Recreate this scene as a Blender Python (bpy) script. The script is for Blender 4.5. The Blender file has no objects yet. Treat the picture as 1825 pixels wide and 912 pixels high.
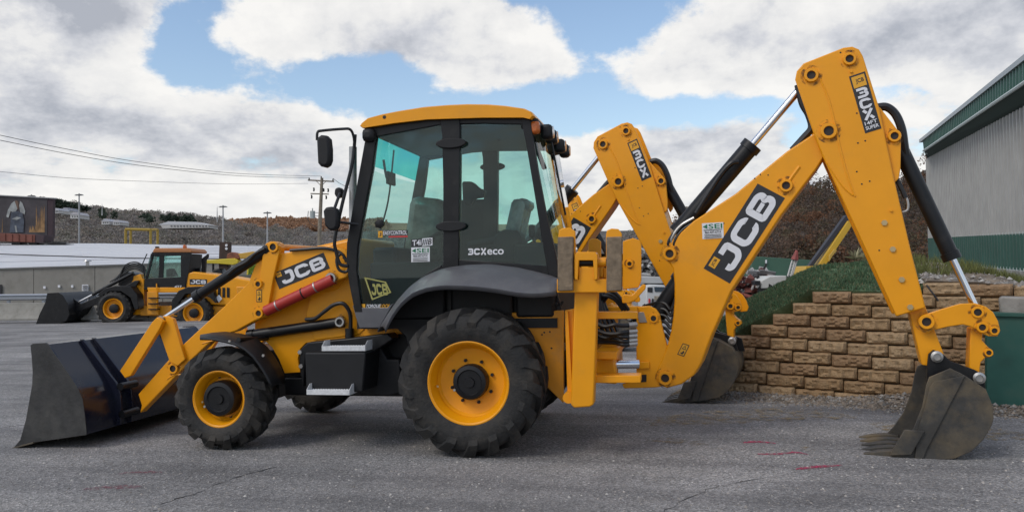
import bpy, bmesh, math, random
from mathutils import Vector, Matrix
random.seed(7)
sc = bpy.context.scene
COL = sc.collection
R = math.radians
# ------------------------------------------------------------------ camera
F_PX, PITCH, ROLL, HEAD = 1442., .0209, .0199, .1977
CAM = Vector((1.654, -6.312, 1.486))
FW = Vector((-math.sin(HEAD)*math.cos(PITCH), math.cos(HEAD)*math.cos(PITCH), math.sin(PITCH)))
_r = Vector((math.cos(HEAD), math.sin(HEAD), 0)); _u = _r.cross(FW)
RT = _r*math.cos(ROLL) - _u*math.sin(ROLL); UPV = _u*math.cos(ROLL) + _r*math.sin(ROLL)
cd = bpy.data.cameras.new('camera'); cam = bpy.data.objects.new('camera', cd); COL.objects.link(cam)
m = Matrix((RT, UPV, -FW)).transposed().to_4x4(); m.translation = CAM; cam.matrix_world = m
cd.sensor_width = 36; cd.lens = 36*F_PX/1825; cd.clip_start = .1; cd.clip_end = 6000
sc.camera = cam
# ------------------------------------------------------------------ light
SUN_EL, SUN_AZ = 46, 222          # azimuth clockwise from +Y: behind the camera, to the left
w = bpy.data.worlds.new('World'); sc.world = w; w.use_nodes = True
su = bpy.data.lights.new('sun', 'SUN'); su.energy = 1.15; su.angle = R(22); su.color = (1, .95, .88)
so = bpy.data.objects.new('sun', su); COL.objects.link(so)
_sd = Vector((math.sin(R(SUN_AZ))*math.cos(R(SUN_EL)), math.cos(R(SUN_AZ))*math.cos(R(SUN_EL)), math.sin(R(SUN_EL))))
so.rotation_euler = (-_sd).to_track_quat('-Z', 'Y').to_euler(); so.location = (-10, -10, 30)
sc.view_settings.view_transform = 'Standard'; sc.view_settings.look = 'None'
sc.view_settings.exposure = 0.18; sc.view_settings.gamma = 1; sc.view_settings.use_curve_mapping = False
sc.render.engine = 'CYCLES'; sc.cycles.use_denoising = True
sc.cycles.max_bounces = 8; sc.cycles.transparent_max_bounces = 12

def ray(px, py): return FW + RT*((px-912.5)/F_PX) - UPV*((py-456)/F_PX)
def azel(px, py):
    d = ray(px, py).normalized(); return math.atan2(d.x, d.y), math.asin(d.z)

def sky():
    nt = w.node_tree; N = nt.nodes; L = nt.links; N.clear()
    def n(t, **k):
        o = N.new(t)
        for a, b in k.items(): setattr(o, a, b)
        return o
    def mth(op, a, b=None, c=None):
        o = n('ShaderNodeMath', operation=op)
        for i, v in enumerate((a, b, c)):
            if v is None: continue
            if isinstance(v, (int, float)): o.inputs[i].default_value = v
            else: L.new(v, o.inputs[i])
        return o.outputs[0]
    st = n('ShaderNodeTexSky'); st.sky_type = 'NISHITA'; st.sun_disc = False
    st.sun_elevation = R(SUN_EL); st.sun_rotation = R(SUN_AZ); st.air_density = 1.2; st.dust_density = .8; st.ozone_density = 1.5
    tc = n('ShaderNodeTexCoord'); sp = n('ShaderNodeSeparateXYZ'); L.new(tc.outputs['Generated'], sp.inputs[0])
    az = mth('ARCTAN2', sp.outputs[0], sp.outputs[1]); el = mth('ARCSINE', sp.outputs[2])
    # perspective of a flat cloud layer: features get smaller and flatter towards the horizon
    elc = mth('MAXIMUM', el, -.02)
    v = mth('LOGARITHM', mth('ADD', elc, .10), 2.718)
    def dens(off, det=10):
        cb = n('ShaderNodeCombineXYZ')
        L.new(az, cb.inputs[0]); L.new(mth('ADD', mth('MULTIPLY', v, .50), off), cb.inputs[1]); cb.inputs[2].default_value = 8.3
        a = n('ShaderNodeTexNoise'); a.inputs['Scale'].default_value = 7.5; a.inputs['Detail'].default_value = det; a.inputs['Roughness'].default_value = .60
        a.inputs['Distortion'].default_value = .0
        L.new(cb.outputs[0], a.inputs['Vector'])
        b = n('ShaderNodeTexNoise'); b.inputs['Scale'].default_value = 2.6; b.inputs['Detail'].default_value = 3
        L.new(cb.outputs[0], b.inputs['Vector'])
        return mth('ADD', mth('MULTIPLY', a.outputs[0], .7), mth('MULTIPLY', b.outputs[0], .3))
    d0 = dens(0.0); ds = dens(.0, 5.5); d1 = dens(.055, 5.5)
    # where the big cloud masses and the blue openings lie
    bias = None
    for px, py, rx, ry, s in SKYBLOBS:
        a0, e0 = azel(px, py)
        dx = mth('DIVIDE', mth('SUBTRACT', az, a0), rx/F_PX); dy = mth('DIVIDE', mth('SUBTRACT', el, e0), ry/F_PX)
        r2 = mth('ADD', mth('MULTIPLY', dx, dx), mth('MULTIPLY', dy, dy))
        g = mth('MULTIPLY', mth('EXPONENT', mth('MULTIPLY', r2, -1.0)), s)
        bias = g if bias is None else mth('ADD', bias, g)
    dd = mth('ADD', d0, bias)
    def mr(val, a, b, c, d, sm='SMOOTHSTEP'):
        o = n('ShaderNodeMapRange', interpolation_type=sm); L.new(val, o.inputs[0])
        for i, x in enumerate((a, b, c, d)): o.inputs[i+1].default_value = x
        return o.outputs[0]
    low = mr(el, .04, .16, .15, 0)           # thicker cover near the horizon
    cover = mr(mth('ADD', dd, low), .47, .56, 0, 1)
    # lit upper sides, grey bases: compare the cloud with the cloud a little higher up, and with the mass below
    lit = mr(mth('ADD', mth('SUBTRACT', ds, d1), mth('MULTIPLY', mth('SUBTRACT', d0, ds), 1.8)), -.15, .17, 0, 1, 'LINEAR')
    thick = mr(dd, .52, .80, 0, 1)
    br = mth('ADD', mth('MULTIPLY', lit, .80), mth('MULTIPLY', mth('SUBTRACT', 1.0, thick), .33))
    cr = n('ShaderNodeValToRGB'); L.new(br, cr.inputs[0])
    e = cr.color_ramp; e.elements[0].position = .26; e.elements[0].color = (3.9, 4.1, 4.6, 1)
    e.elements[1].position = .88; e.elements[1].color = (8.5, 8.35, 8.1, 1)
    x = e.elements.new(.46); x.color = (5.8, 5.9, 6.25, 1)
    x = e.elements.new(.62); x.color = (7.4, 7.35, 7.3, 1)
    hz = n('ShaderNodeMix', data_type='RGBA'); L.new(mr(el, .0, .12, .5, 0), hz.inputs[0]); L.new(cr.outputs[0], hz.inputs[6]); hz.inputs[7].default_value = (6.9, 6.9, 7.1, 1)
    bl = n('ShaderNodeMix', data_type='RGBA', blend_type='MULTIPLY'); bl.inputs[0].default_value = 1; L.new(st.outputs[0], bl.inputs[6]); bl.inputs[7].default_value = (1.42, 1.40, 1.42, 1)
    mx = n('ShaderNodeMix', data_type='RGBA'); L.new(mth('MULTIPLY', cover, .97), mx.inputs[0]); L.new(bl.outputs[2], mx.inputs[6]); L.new(hz.outputs[2], mx.inputs[7])
    bg = n('ShaderNodeBackground'); bg.inputs[1].default_value = .1; L.new(mx.outputs[2], bg.inputs[0])
    o = n('ShaderNodeOutputWorld'); L.new(bg.outputs[0], o.inputs[0])
SKYBLOBS = [(90, 15, 230, 75, .24), (335, 70, 75, 85, -.24), (230, 190, 330, 80, .12), (560, 150, 200, 46, -.23), (700, 40, 330, 75, .15), (850, 110, 160, 40, .10),
            (1085, 45, 95, 90, -.28), (1120, 195, 330, 34, -.20), (950, 175, 120, 30, -.12), (1400, 80, 380, 90, .17), (1200, 270, 240, 60, .10), (1480, 245, 120, 40, -.17), (1330, 195, 220, 34, -.17), (250, 290, 500, 70, .08),
            (1700, 120, 250, 120, .12)]
sky()

# ------------------------------------------------------------------ helpers
class Fr:
    """upright working plane: o = point on the ground, ang = heading of its x axis; n = offset along its normal (away from the street)"""
    def __init__(s, o, ang):
        s.O = Vector((o[0], o[1], 0)); s.X = Vector((math.cos(ang), math.sin(ang), 0)); s.N = Vector((-math.sin(ang), math.cos(ang), 0))
    def hit(s, px, py, n=0.):
        d = ray(px, py); t = ((s.O-CAM).dot(s.N)+n)/d.dot(s.N); return CAM+d*t
    def P(s, x, n, z): return s.O+s.X*x+s.N*n+Vector((0, 0, z))
def FD(depth):
    fh = Vector((-math.sin(HEAD), math.cos(HEAD), 0)); o = CAM+fh*depth
    return Fr((o.x, o.y), HEAD)
MF = Fr((0, 0), 0.)
BF = Fr((1.4, 1.15), R(-9))
WF = Fr((3.3, 3.45), R(-18))

class MB:
    def __init__(s): s.b = bmesh.new(); s.mi = 0; s.sm = False
    def f(s, vs):
        try: fc = s.b.faces.new(vs)
        except ValueError: return None
        fc.material_index = s.mi; fc.smooth = s.sm; return fc
    def v(s, ps): return [s.b.verts.new(p) for p in ps]
    def poly(s, ps): s.f(s.v(ps)); return s
    def prism(s, A, B):
        a = s.v(A); b = s.v(B); n = len(a)
        s.f(a[::-1]); s.f(b)
        for i in range(n): s.f([a[i], a[(i+1) % n], b[(i+1) % n], b[i]])
        return s
    def pr(s, fr, pts, n0, n1):
        A = [fr.hit(p[0], p[1], n0) for p in pts]; return s.prism(A, [a+fr.N*(n1-n0) for a in A])
    def box(s, c, sz, rot=None):
        c = Vector(c); h = Vector(sz)/2; V = []
        for x in (-1, 1):
            for y in (-1, 1):
                for z in (-1, 1):
                    q = Vector((x*h.x, y*h.y, z*h.z)); V.append(c+(rot @ q if rot else q))
        v = s.v(V)
        for q in ((0, 1, 3, 2), (4, 6, 7, 5), (0, 4, 5, 1), (2, 3, 7, 6), (0, 2, 6, 4), (1, 5, 7, 3)): s.f([v[i] for i in q])
        return s
    def bx(s, x0, x1, y0, y1, z0, z1): return s.box(((x0+x1)/2, (y0+y1)/2, (z0+z1)/2), (abs(x1-x0), abs(y1-y0), abs(z1-z0)))
    def tube(s, pts, r, seg=8, cap=True):
        pts = [Vector(p) for p in pts]; k = len(pts); rs = r if isinstance(r, (list, tuple)) else [r]*k
        rings = []; up = None
        for i, p in enumerate(pts):
            d = (pts[min(i+1, k-1)]-pts[max(i-1, 0)]).normalized()
            if up is None: up = Vector((0, 0, 1)) if abs(d.z) < .9 else Vector((1, 0, 0))
            a = d.cross(up).normalized(); b = a.cross(d).normalized(); up = b
            rings.append(s.v([p+(a*math.cos(2*math.pi*j/seg)+b*math.sin(2*math.pi*j/seg))*rs[i] for j in range(seg)]))
        o = s.sm; s.sm = True
        for i in range(k-1):
            for j in range(seg): s.f([rings[i][j], rings[i][(j+1) % seg], rings[i+1][(j+1) % seg], rings[i+1][j]])
        s.sm = o
        if cap: s.f(rings[0][::-1]); s.f(rings[-1])
        return s
    def cyl(s, a, b, r, r2=None, seg=20): return s.tube([a, b], [r, r2 if r2 is not None else r], seg)
    def lathe(s, prof, c, axis, seg=48, close=False):
        c = Vector(c); ax = Vector(axis).normalized(); a = ax.orthogonal().normalized(); b = ax.cross(a)
        rings = [s.v([c+ax*h+(a*math.cos(2*math.pi*j/seg)+b*math.sin(2*math.pi*j/seg))*r for j in range(seg)]) for r, h in prof]
        o = s.sm; s.sm = True; k = len(rings)
        for i in range(k if close else k-1):
            q = rings[(i+1) % k]
            for j in range(seg): s.f([rings[i][j], rings[i][(j+1) % seg], q[(j+1) % seg], q[j]])
        s.sm = o; return s
    def grid(s, rows):
        V = [s.v(r) for r in rows]
        for i in range(len(V)-1):
            for j in range(len(V[0])-1): s.f([V[i][j], V[i][j+1], V[i+1][j+1], V[i+1][j]])
        return s
    def done(s, name, mats, parent=None, bev=0, ang=35, recalc=True, smooth=True):
        if recalc: bmesh.ops.recalc_face_normals(s.b, faces=s.b.faces)
        me = bpy.data.meshes.new(name); s.b.to_mesh(me); s.b.free()
        for mt in (mats if isinstance(mats, (list, tuple)) else [mats]): me.materials.append(mt)
        if smooth and ang:
            for p in me.polygons: p.use_smooth = True
            me.set_sharp_from_angle(angle=R(ang))
        o = bpy.data.objects.new(name, me); COL.objects.link(o)
        if parent is not None:
            o.parent = parent
            if parent.type == 'EMPTY': o.location = -parent.location
        if bev:
            md = o.modifiers.new('edge', 'BEVEL'); md.width = bev; md.segments = 2; md.limit_method = 'ANGLE'; md.angle_limit = R(40); md.harden_normals = False
        return o
def tag(o, label=None, cat=None, group=None, kind=None):
    for k, x in (('label', label), ('category', cat), ('group', group), ('kind', kind)):
        if x: o[k] = x
    return o
def thing(name, loc, label, cat, group=None):
    o = bpy.data.objects.new(name, None); COL.objects.link(o); o.location = loc; o.empty_display_size = .2
    return tag(o, label, cat, group)
def copy_tree(o, parent=None):
    c = o.copy(); COL.objects.link(c); c.parent = parent
    if parent is not None: c.matrix_parent_inverse = o.matrix_parent_inverse.copy()
    for ch in list(o.children): copy_tree(ch, c)
    return c
def plate(name, par, fr, pts, n0, n1, mat, bev=.006, **k): return MB().pr(fr, pts, n0, n1).done(name, mat, par, bev, **k)
def lerp(a, b, t): return a+(b-a)*t
def resample(pts, n):
    pts = [Vector(p) for p in pts]; L = [0]
    for i in range(1, len(pts)): L.append(L[-1]+(pts[i]-pts[i-1]).length)
    out = []
    for k in range(n):
        t = L[-1]*k/(n-1); i = 1
        while i < len(L)-1 and L[i] < t: i += 1
        out.append(pts[i-1].lerp(pts[i], (t-L[i-1])/max(1e-9, L[i]-L[i-1])))
    return out
def smooth_path(pts, n=6):
    pts = [Vector(p) for p in pts]; P = [pts[0]]+pts+[pts[-1]]; out = []
    for i in range(1, len(P)-2):
        a, b, c, d = P[i-1:i+3]
        for k in range(n):
            t = k/n
            out.append(.5*((2*b)+(c-a)*t+(2*a-5*b+4*c-d)*t*t+(3*b-a-3*c+d)*t**3))
    return out+[pts[-1]]

# ------------------------------------------------------------------ materials
def mat(name, col, rough=.5, metal=0, var=0, vscale=8, bump=0, bscale=60, dirt=None, dscale=5, dlo=.5, dhi=.7, damt=.6, coat=0, spec=.5, coords='Object', isl=0, detail=5, backlit=0):
    m = bpy.data.materials.new(name); m.use_nodes = True; nt = m.node_tree; N = nt.nodes; L = nt.links
    p = N['Principled BSDF']; p.inputs['Roughness'].default_value = rough; p.inputs['Metallic'].default_value = metal
    p.inputs['Coat Weight'].default_value = coat; p.inputs['Coat Roughness'].default_value = .08; p.inputs['Specular IOR Level'].default_value = spec
    p.inputs['Base Color'].default_value = (*col, 1); cur = None
    tc = N.new('ShaderNodeTexCoord').outputs[coords]
    def noise(sc_, det=detail, ro=.55):
        t = N.new('ShaderNodeTexNoise'); t.inputs['Scale'].default_value = sc_; t.inputs['Detail'].default_value = det; t.inputs['Roughness'].default_value = ro
        L.new(tc, t.inputs['Vector']); return t.outputs[0]
    def mixc(fac, a, b):
        x = N.new('ShaderNodeMix'); x.data_type = 'RGBA'; L.new(fac, x.inputs[0])
        for v_, i in ((a, 6), (b, 7)):
            if isinstance(v_, tuple): x.inputs[i].default_value = (*v_[:3], 1)
            else: L.new(v_, x.inputs[i])
        return x.outputs[2]
    def rng(s_, a, b, c=0., d=1.):
        x = N.new('ShaderNodeMapRange'); L.new(s_, x.inputs[0])
        for i, q in enumerate((a, b, c, d)): x.inputs[i+1].default_value = q
        return x.outputs[0]
    if var:
        lo = tuple(c*(1-var) for c in col); hi = tuple(min(1, c*(1+var)) for c in col)
        cur = mixc(rng(noise(vscale), .3, .7), lo, hi)
    if isl:
        g = N.new('ShaderNodeNewGeometry').outputs['Random Per Island']
        x = N.new('ShaderNodeHueSaturation'); L.new(rng(g, 0, 1, 1-isl, 1+isl), x.inputs['Value'])
        if cur is not None: L.new(cur, x.inputs['Color'])
        else: x.inputs['Color'].default_value = (*col, 1)
        cur = x.outputs[0]
    if dirt:
        fac = rng(noise(dscale, 8, .65), dlo, dhi, 0, damt)
        cur = mixc(fac, cur if cur is not None else col, dirt)
        rr = N.new('ShaderNodeMapRange'); L.new(fac, rr.inputs[0]); rr.inputs[3].default_value = rough; rr.inputs[4].default_value = min(1, rough+.35); L.new(rr.outputs[0], p.inputs['Roughness'])
    if cur is not None: L.new(cur, p.inputs['Base Color'])
    if bump:
        bn = N.new('ShaderNodeBump'); bn.inputs['Strength'].default_value = bump; bn.inputs['Distance'].default_value = .02; L.new(noise(bscale, 6), bn.inputs['Height']); L.new(bn.outputs[0], p.inputs['Normal'])
    if backlit:
        tr = N.new('ShaderNodeBsdfTranslucent'); ms = N.new('ShaderNodeMixShader'); ms.inputs[0].default_value = backlit
        if cur is not None: L.new(cur, tr.inputs[0])
        else: tr.inputs[0].default_value = (*col, 1)
        L.new(p.outputs[0], ms.inputs[1]); L.new(tr.outputs[0], ms.inputs[2]); L.new(ms.outputs[0], N['Material Output'].inputs[0])
    return m
def glass(name, tint, refl=.10, rough=.0):
    m = bpy.data.materials.new(name); m.use_nodes = True; nt = m.node_tree; N = nt.nodes; L = nt.links; N.remove(N['Principled BSDF'])
    t = N.new('ShaderNodeBsdfTransparent'); t.inputs[0].default_value = (*tint, 1)
    g = N.new('ShaderNodeBsdfGlossy'); g.inputs[0].default_value = (1, 1, 1, 1); g.inputs['Roughness'].default_value = rough
    fr = N.new('ShaderNodeFresnel'); fr.inputs[0].default_value = 1.5
    mm = N.new('ShaderNodeMath'); mm.operation = 'MULTIPLY'; mm.inputs[1].default_value = refl/.04; mm.use_clamp = True; L.new(fr.outputs[0], mm.inputs[0])
    s = N.new('ShaderNodeMixShader'); L.new(mm.outputs[0], s.inputs[0]); L.new(t.outputs[0], s.inputs[1]); L.new(g.outputs[0], s.inputs[2])
    L.new(s.outputs[0], N['Material Output'].inputs[0]); return m
YEL = mat('yellow_paint', (.83, .33, .003), .42, var=.05, vscale=3, dirt=(.45, .25, .06), dscale=4, dlo=.55, dhi=.8, damt=.25, coat=.14, spec=.35, bump=.05, bscale=5)
YELD = mat('weathered_yellow_paint', (.72, .29, .006), .5, var=.08, vscale=4, dirt=(.30, .2, .1), dscale=6, dlo=.5, dhi=.75, damt=.45)
BLK = mat('black_paint', (.008, .008, .009), .4, var=.3, vscale=6, dirt=(.06, .056, .05), dscale=5, dlo=.55, dhi=.85, damt=.4, spec=.35)
BLKG = mat('glossy_black_steel', (.010, .011, .022), .18, dirt=(.06, .058, .055), dscale=3.5, dlo=.5, dhi=.8, damt=.4)  # blue-black paint, tinted bluer to suggest the reflected sky
PLA = mat('black_plastic', (.011, .011, .012), .55, spec=.35, var=.2, bump=.1, bscale=200)
GRYP = mat('grey_fender_plastic', (.095, .095, .103), .42, var=.1, bump=.06, bscale=250, dirt=(.2, .19, .17), dscale=4, dlo=.5, dhi=.8, damt=.3)
RUB = mat('tyre_rubber', (.013, .0125, .012), .75, var=.3, vscale=7, dirt=(.105, .09, .072), dscale=4, dlo=.45, dhi=.74, damt=.52, bump=.35, bscale=40)
HOSE = mat('hose_rubber', (.012, .012, .013), .45)
CHR = mat('chrome_rod', (.75, .76, .78), .12, 1)
STL = mat('bare_steel', (.45, .44, .42), .4, .9, dirt=(.2, .15, .1), damt=.4)
BRS = mat('bolt_zinc', (.55, .42, .22), .4, .8)
BORE = mat('pin_bore', (.02, .014, .012), .6)
WSTL = mat('worn_bucket_steel', (.05, .047, .042), .55, .2, var=.4, vscale=4, dirt=(.20, .15, .085), dscale=2.2, dlo=.42, dhi=.66, damt=.8, bump=.15, bscale=30)
LBS = mat('scuffed_loader_steel', (.035, .034, .033), .5, .2, var=.4, vscale=5, dirt=(.10, .095, .085), dscale=3, dlo=.45, dhi=.72, damt=.7, bump=.15, bscale=30)
RED = mat('red_paint', (.42, .03, .022), .45, dirt=(.2, .05, .04), damt=.5)
WHT = mat('white_vinyl', (.72, .72, .74), .5)
BVN = mat('black_vinyl', (.02, .02, .023), .4)
YVN = mat('yellow_vinyl', (.75, .36, .015), .4)
GVN = mat('green_vinyl', (.02, .16, .07), .4)
RVN = mat('red_vinyl', (.5, .03, .03), .4)
GOLD = mat('pale_gold_vinyl', (.34, .32, .09), .5)
STEP = mat('step_galvanised', (.62, .62, .62), .6, .0, var=.15, vscale=40)
WOOD = mat('rubber_street_pad', (.19, .14, .09), .8, var=.35, vscale=14, bump=.5, bscale=25)
GL = glass('cab_glass', (.80, .94, .91), .035)
GLT = glass('tinted_cab_glass', (.10, .66, .64), .004); GLW = glass('windscreen_glass', (.76, .92, .89), .004)
GLD = glass('door_glass', (.74, .88, .86), .03)
GREY = mat('grey_lining', (.16, .16, .165), .8)
SEAT = mat('seat_fabric', (.03, .03, .032), .8)
PLST = mat('clear_plastic_sheet', (.24, .25, .24), .18, var=.4, vscale=10, bump=1.0, bscale=9)
LAMP = mat('lamp_lens', (.5, .5, .5), .1, .6)
AMB = mat('amber_lens', (.5, .12, .02), .2)
MIRR = mat('mirror_glass', (.8, .8, .8), .02, 1)

def soft_mat(name, col, lo, hi, scale):
    m_ = mat(name, col, .6); N = m_.node_tree.nodes; L = m_.node_tree.links
    t = N.new('ShaderNodeTexNoise'); t.inputs['Scale'].default_value = scale; t.inputs['Detail'].default_value = 5
    L.new(N.new('ShaderNodeTexCoord').outputs['Object'], t.inputs['Vector'])
    r_ = N.new('ShaderNodeMapRange'); L.new(t.outputs[0], r_.inputs[0]); r_.inputs[1].default_value = lo; r_.inputs[2].default_value = hi; r_.inputs[4].default_value = .75
    L.new(r_.outputs[0], N['Principled BSDF'].inputs['Alpha']); return m_
GRS_ = soft_mat('grease_film', (.10, .045, .01), .48, .68, 22)
# ------------------------------------------------------------------ lettering
def stroke_strip(pts, wd, closed=False):
    pts = [Vector((p[0], p[1])) for p in pts]; n = len(pts); L_ = []; R_ = []
    for i in range(n):
        a = pts[i-1] if (i > 0 or closed) else None; b = pts[(i+1) % n] if (i < n-1 or closed) else None
        d0 = (pts[i]-a).normalized() if a is not None else None; d1 = (b-pts[i]).normalized() if b is not None else None
        if d0 is None: d0 = d1
        if d1 is None: d1 = d0
        t = (d0+d1).normalized(); nn = Vector((-t.y, t.x)); k = wd/2/max(.4, nn.dot(Vector((-d0.y, d0.x))))
        L_.append(pts[i]+nn*k); R_.append(pts[i]-nn*k)
    q = []
    for i in range(n if closed else n-1): j = (i+1) % n; q.append((L_[i], L_[j], R_[j], R_[i]))
    return q
GLY = {   # unit height, stroke 0.26
 'J': (.92, [([(.13, .36), (.13, .2), (.22, .13), (.62, .13), (.79, .3), (.79, .87), (.40, .87)], 0)]),
 'C': (1.0, [([(.87, .68), (.87, .74), (.74, .87), (.26, .87), (.13, .74), (.13, .26), (.26, .13), (.74, .13), (.87, .26), (.87, .32)], 0)]),
 'B': (1.0, [([(.13, .13), (.13, .87), (.70, .87), (.83, .77), (.83, .62), (.74, .53), (.86, .42), (.86, .24), (.74, .13)], 1), ([(.27, .50), (.62, .50)], 0)]),
 '3': (.95, [([(.05, .87), (.66, .87), (.80, .77), (.80, .61), (.70, .51), (.82, .40), (.82, .24), (.68, .13), (.05, .13)], 0), ([(.25, .505), (.57, .505)], 0)]),
 'X': (1.0, [([(.14, 0), (.86, 1)], 0), ([(.86, 0), (.62, .34)], 0), ([(.38, .66), (.14, 1)], 0)]),
}
def roundp(pts, r, closed):
    if len(pts) < 3: return pts
    out = []; n = len(pts)
    for i, p in enumerate(pts):
        p = Vector(p)
        if not closed and i in (0, n-1): out.append(tuple(p)); continue
        a = Vector(pts[i-1]); b = Vector(pts[(i+1) % n]); da = (a-p); db = (b-p); q = min(r, da.length*.48, db.length*.48)
        p0 = p+da.normalized()*q; p1 = p+db.normalized()*q
        for t in (0, .33, .67, 1): out.append(tuple(p0.lerp(p, t).lerp(p.lerp(p1, t), t)))
    return out
def glyph_quads(word, wd=.25, gap=.09):
    x = 0; out = []
    for ch in word:
        wch, strokes = GLY[ch]
        for pts, cl in strokes:
            for q in stroke_strip(roundp(pts, .1, cl), wd*(.75 if (ch in '3B' and len(pts) == 2) else 1), cl): out.append([(p.x+x, p.y) for p in q])
        x += wch+gap
    W = x-gap
    return [[(a/W, b) for a, b in q] for q in out]
_tx = {}
def text_polys(s):
    if s in _tx: return _tx[s]
    c = bpy.data.curves.new('lettering', 'FONT'); c.body = s; c.size = 1; c.resolution_u = 3; c.offset = .018
    o = bpy.data.objects.new('lettering', c); COL.objects.link(o); dg = bpy.context.evaluated_depsgraph_get(); dg.update()
    me = bpy.data.meshes.new_from_object(o.evaluated_get(dg))
    ps = [[(me.vertices[i].co.x, me.vertices[i].co.y) for i in p.vertices] for p in me.polygons]
    bpy.data.objects.remove(o); bpy.data.curves.remove(c); bpy.data.meshes.remove(me)
    xs = [a for p in ps for a, b in p]; ys = [b for p in ps for a, b in p]
    x0, x1, y0, y1 = min(xs), max(xs), min(ys), max(ys)
    _tx[s] = [[((a-x0)/(x1-x0), (b-y0)/(y1-y0)) for a, b in p] for p in ps]; return _tx[s]
def decal(name, par, fr, n, bl, br, tl, items, mats):
    """flat print on a working plane: bl, br, tl are its corners; items = (what, text, (u0,v0,u1,v1), material index)"""
    A = fr.hit(*bl, n); B = fr.hit(*br, n)-A; D = fr.hit(*tl, n)-A; mb = MB(); lay = 0
    for it in items:
        what, s, (u0, v0, u1, v1), mi = it[:4]; sh = it[4] if len(it) > 4 else 0; lay += 1; mb.mi = mi; off = -fr.N*(.0015*lay)
        polys = {'rect': lambda: [[(0, 0), (1, 0), (1, 1), (0, 1)]], 'gly': lambda: glyph_quads(s), 'txt': lambda: text_polys(s), 'poly': lambda: [s],
                 'loop': lambda: [[(p.x, p.y) for p in q] for q in stroke_strip(s, .06, True)], 'quarter': lambda: [[(1-b, a) for a, b in p] for p in text_polys(s)],
                 'glyq': lambda: [[(1-b, a) for a, b in p] for p in glyph_quads(s)]}[what]()
        for p in polys:
            q = [A+B*(u0+(u1-u0)*(a+sh*(b-.5)))+D*(v0+(v1-v0)*b)+off for a, b in p]; mb.poly(q)
    return mb.done(name, mats, par, recalc=False, smooth=False)
DM = [BVN, WHT, YVN, GVN, RVN, GOLD]
def sei(par, fr, n, bl, br, tl):
    I = [('rect', 0, (0, 0, 1, 1), 1), ('txt', 'SEI', (.30, .62, .95, .93), 3), ('poly', [(0, .5), (1, 0), (1, 1)], (.04, .62, .25, .93), 3), ('rect', 0, (.06, .53, .94, .57), 0),
         ('txt', '866-697-6714', (.12, .34, .88, .48), 0), ('rect', 0, (.1, .22, .9, .26), 0), ('rect', 0, (.1, .12, .9, .155), 0), ('rect', 0, (.1, .04, .9, .075), 0)]
    return decal('dealer_sticker', par, fr, n, bl, br, tl, I, DM)
def warn(par, fr, n, bl, br, tl):
    return decal('warning_sticker', par, fr, n, bl, br, tl, [('rect', 0, (0, 0, 1, 1), 0), ('rect', 0, (.1, .06, .9, .94), 2), ('poly', [(0, 0), (1, 0), (.5, 1)], (.2, .55, .8, .88), 0), ('poly', [(0, 0), (1, 0), (.5, 1)], (.33, .60, .67, .79), 2), ('poly', [(0, .3), (.7, 0), (1, .6), (.6, 1), (.5, .5)], (.22, .12, .8, .46), 0)], DM)
# ------------------------------------------------------------------ digging arm of the backhoe
def boss(par, fr, px, n, r, depth=.03, ring=True, col=None, rin=None):
    """raised ring with a dark bore on a plate face"""
    c = fr.hit(px[0], px[1], n); mb = MB()
    mb.lathe([(r, .004), (r, -depth*.8), (r*.93, -depth), (r*.62, -depth), (r*.58, -depth*.4), (0.0001, -depth*.4)], c, fr.N, 24)
    for f_ in mb.b.faces:
        f_.material_index = 0
    for f_ in mb.b.faces:
        if all((v.co-c).length < r*.75 for v in f_.verts): f_.material_index = 1
    k = len(mb.b.faces); mb.mi = 2; mb.lathe([(r*1.0, -.0016), (r*1.5, -.0012)], c, fr.N, 20)
    return mb.done('pin_boss', [col or YEL, BORE, GRS_], par)
def bolt(par, fr, px, n, r, m_=None):
    c = fr.hit(px[0], px[1], n); return MB().cyl(c+fr.N*.004, c-fr.N*.014, r, seg=6).done('bolt', m_ or BRS, par, smooth=False)
def holes(par, fr, pts, n, r=.006):
    mb = MB()
    for p in pts:
        c = fr.hit(p[0], p[1], n); mb.lathe([(r, -.0012), (.0001, -.0012)], c, fr.N, 10)
    return mb.done('bolt_hole', BORE, par)
def weld(par, fr, pts, n, r=.009):
    return MB().tube(smooth_path([fr.hit(p[0], p[1], n) for p in pts], 5), r, 6).done('pressed_rib', YEL, par)
def hose(par, pts, r=.016, name='hose', m_=None, k=6): return MB().tube(smooth_path(pts, k), r, 8).done(name, m_ or HOSE, par)
def ram(par, a, b, r, rr, frac, name):
    """hydraulic ram: black barrel from a, chrome rod out to b"""
    a = Vector(a); b = Vector(b); c = a.lerp(b, frac); d = (b-a).normalized()
    mb = MB(); mb.cyl(a, c, r, seg=20); mb.cyl(c-d*.05, c+d*.012, r*1.16, seg=20); mb.cyl(a-d*.0, a+d*.05, r*1.1, seg=20)
    o = mb.done(name, BLK, par)
    MB().cyl(c, b, rr, seg=16).done('rod', CHR, o)
    return o
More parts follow.
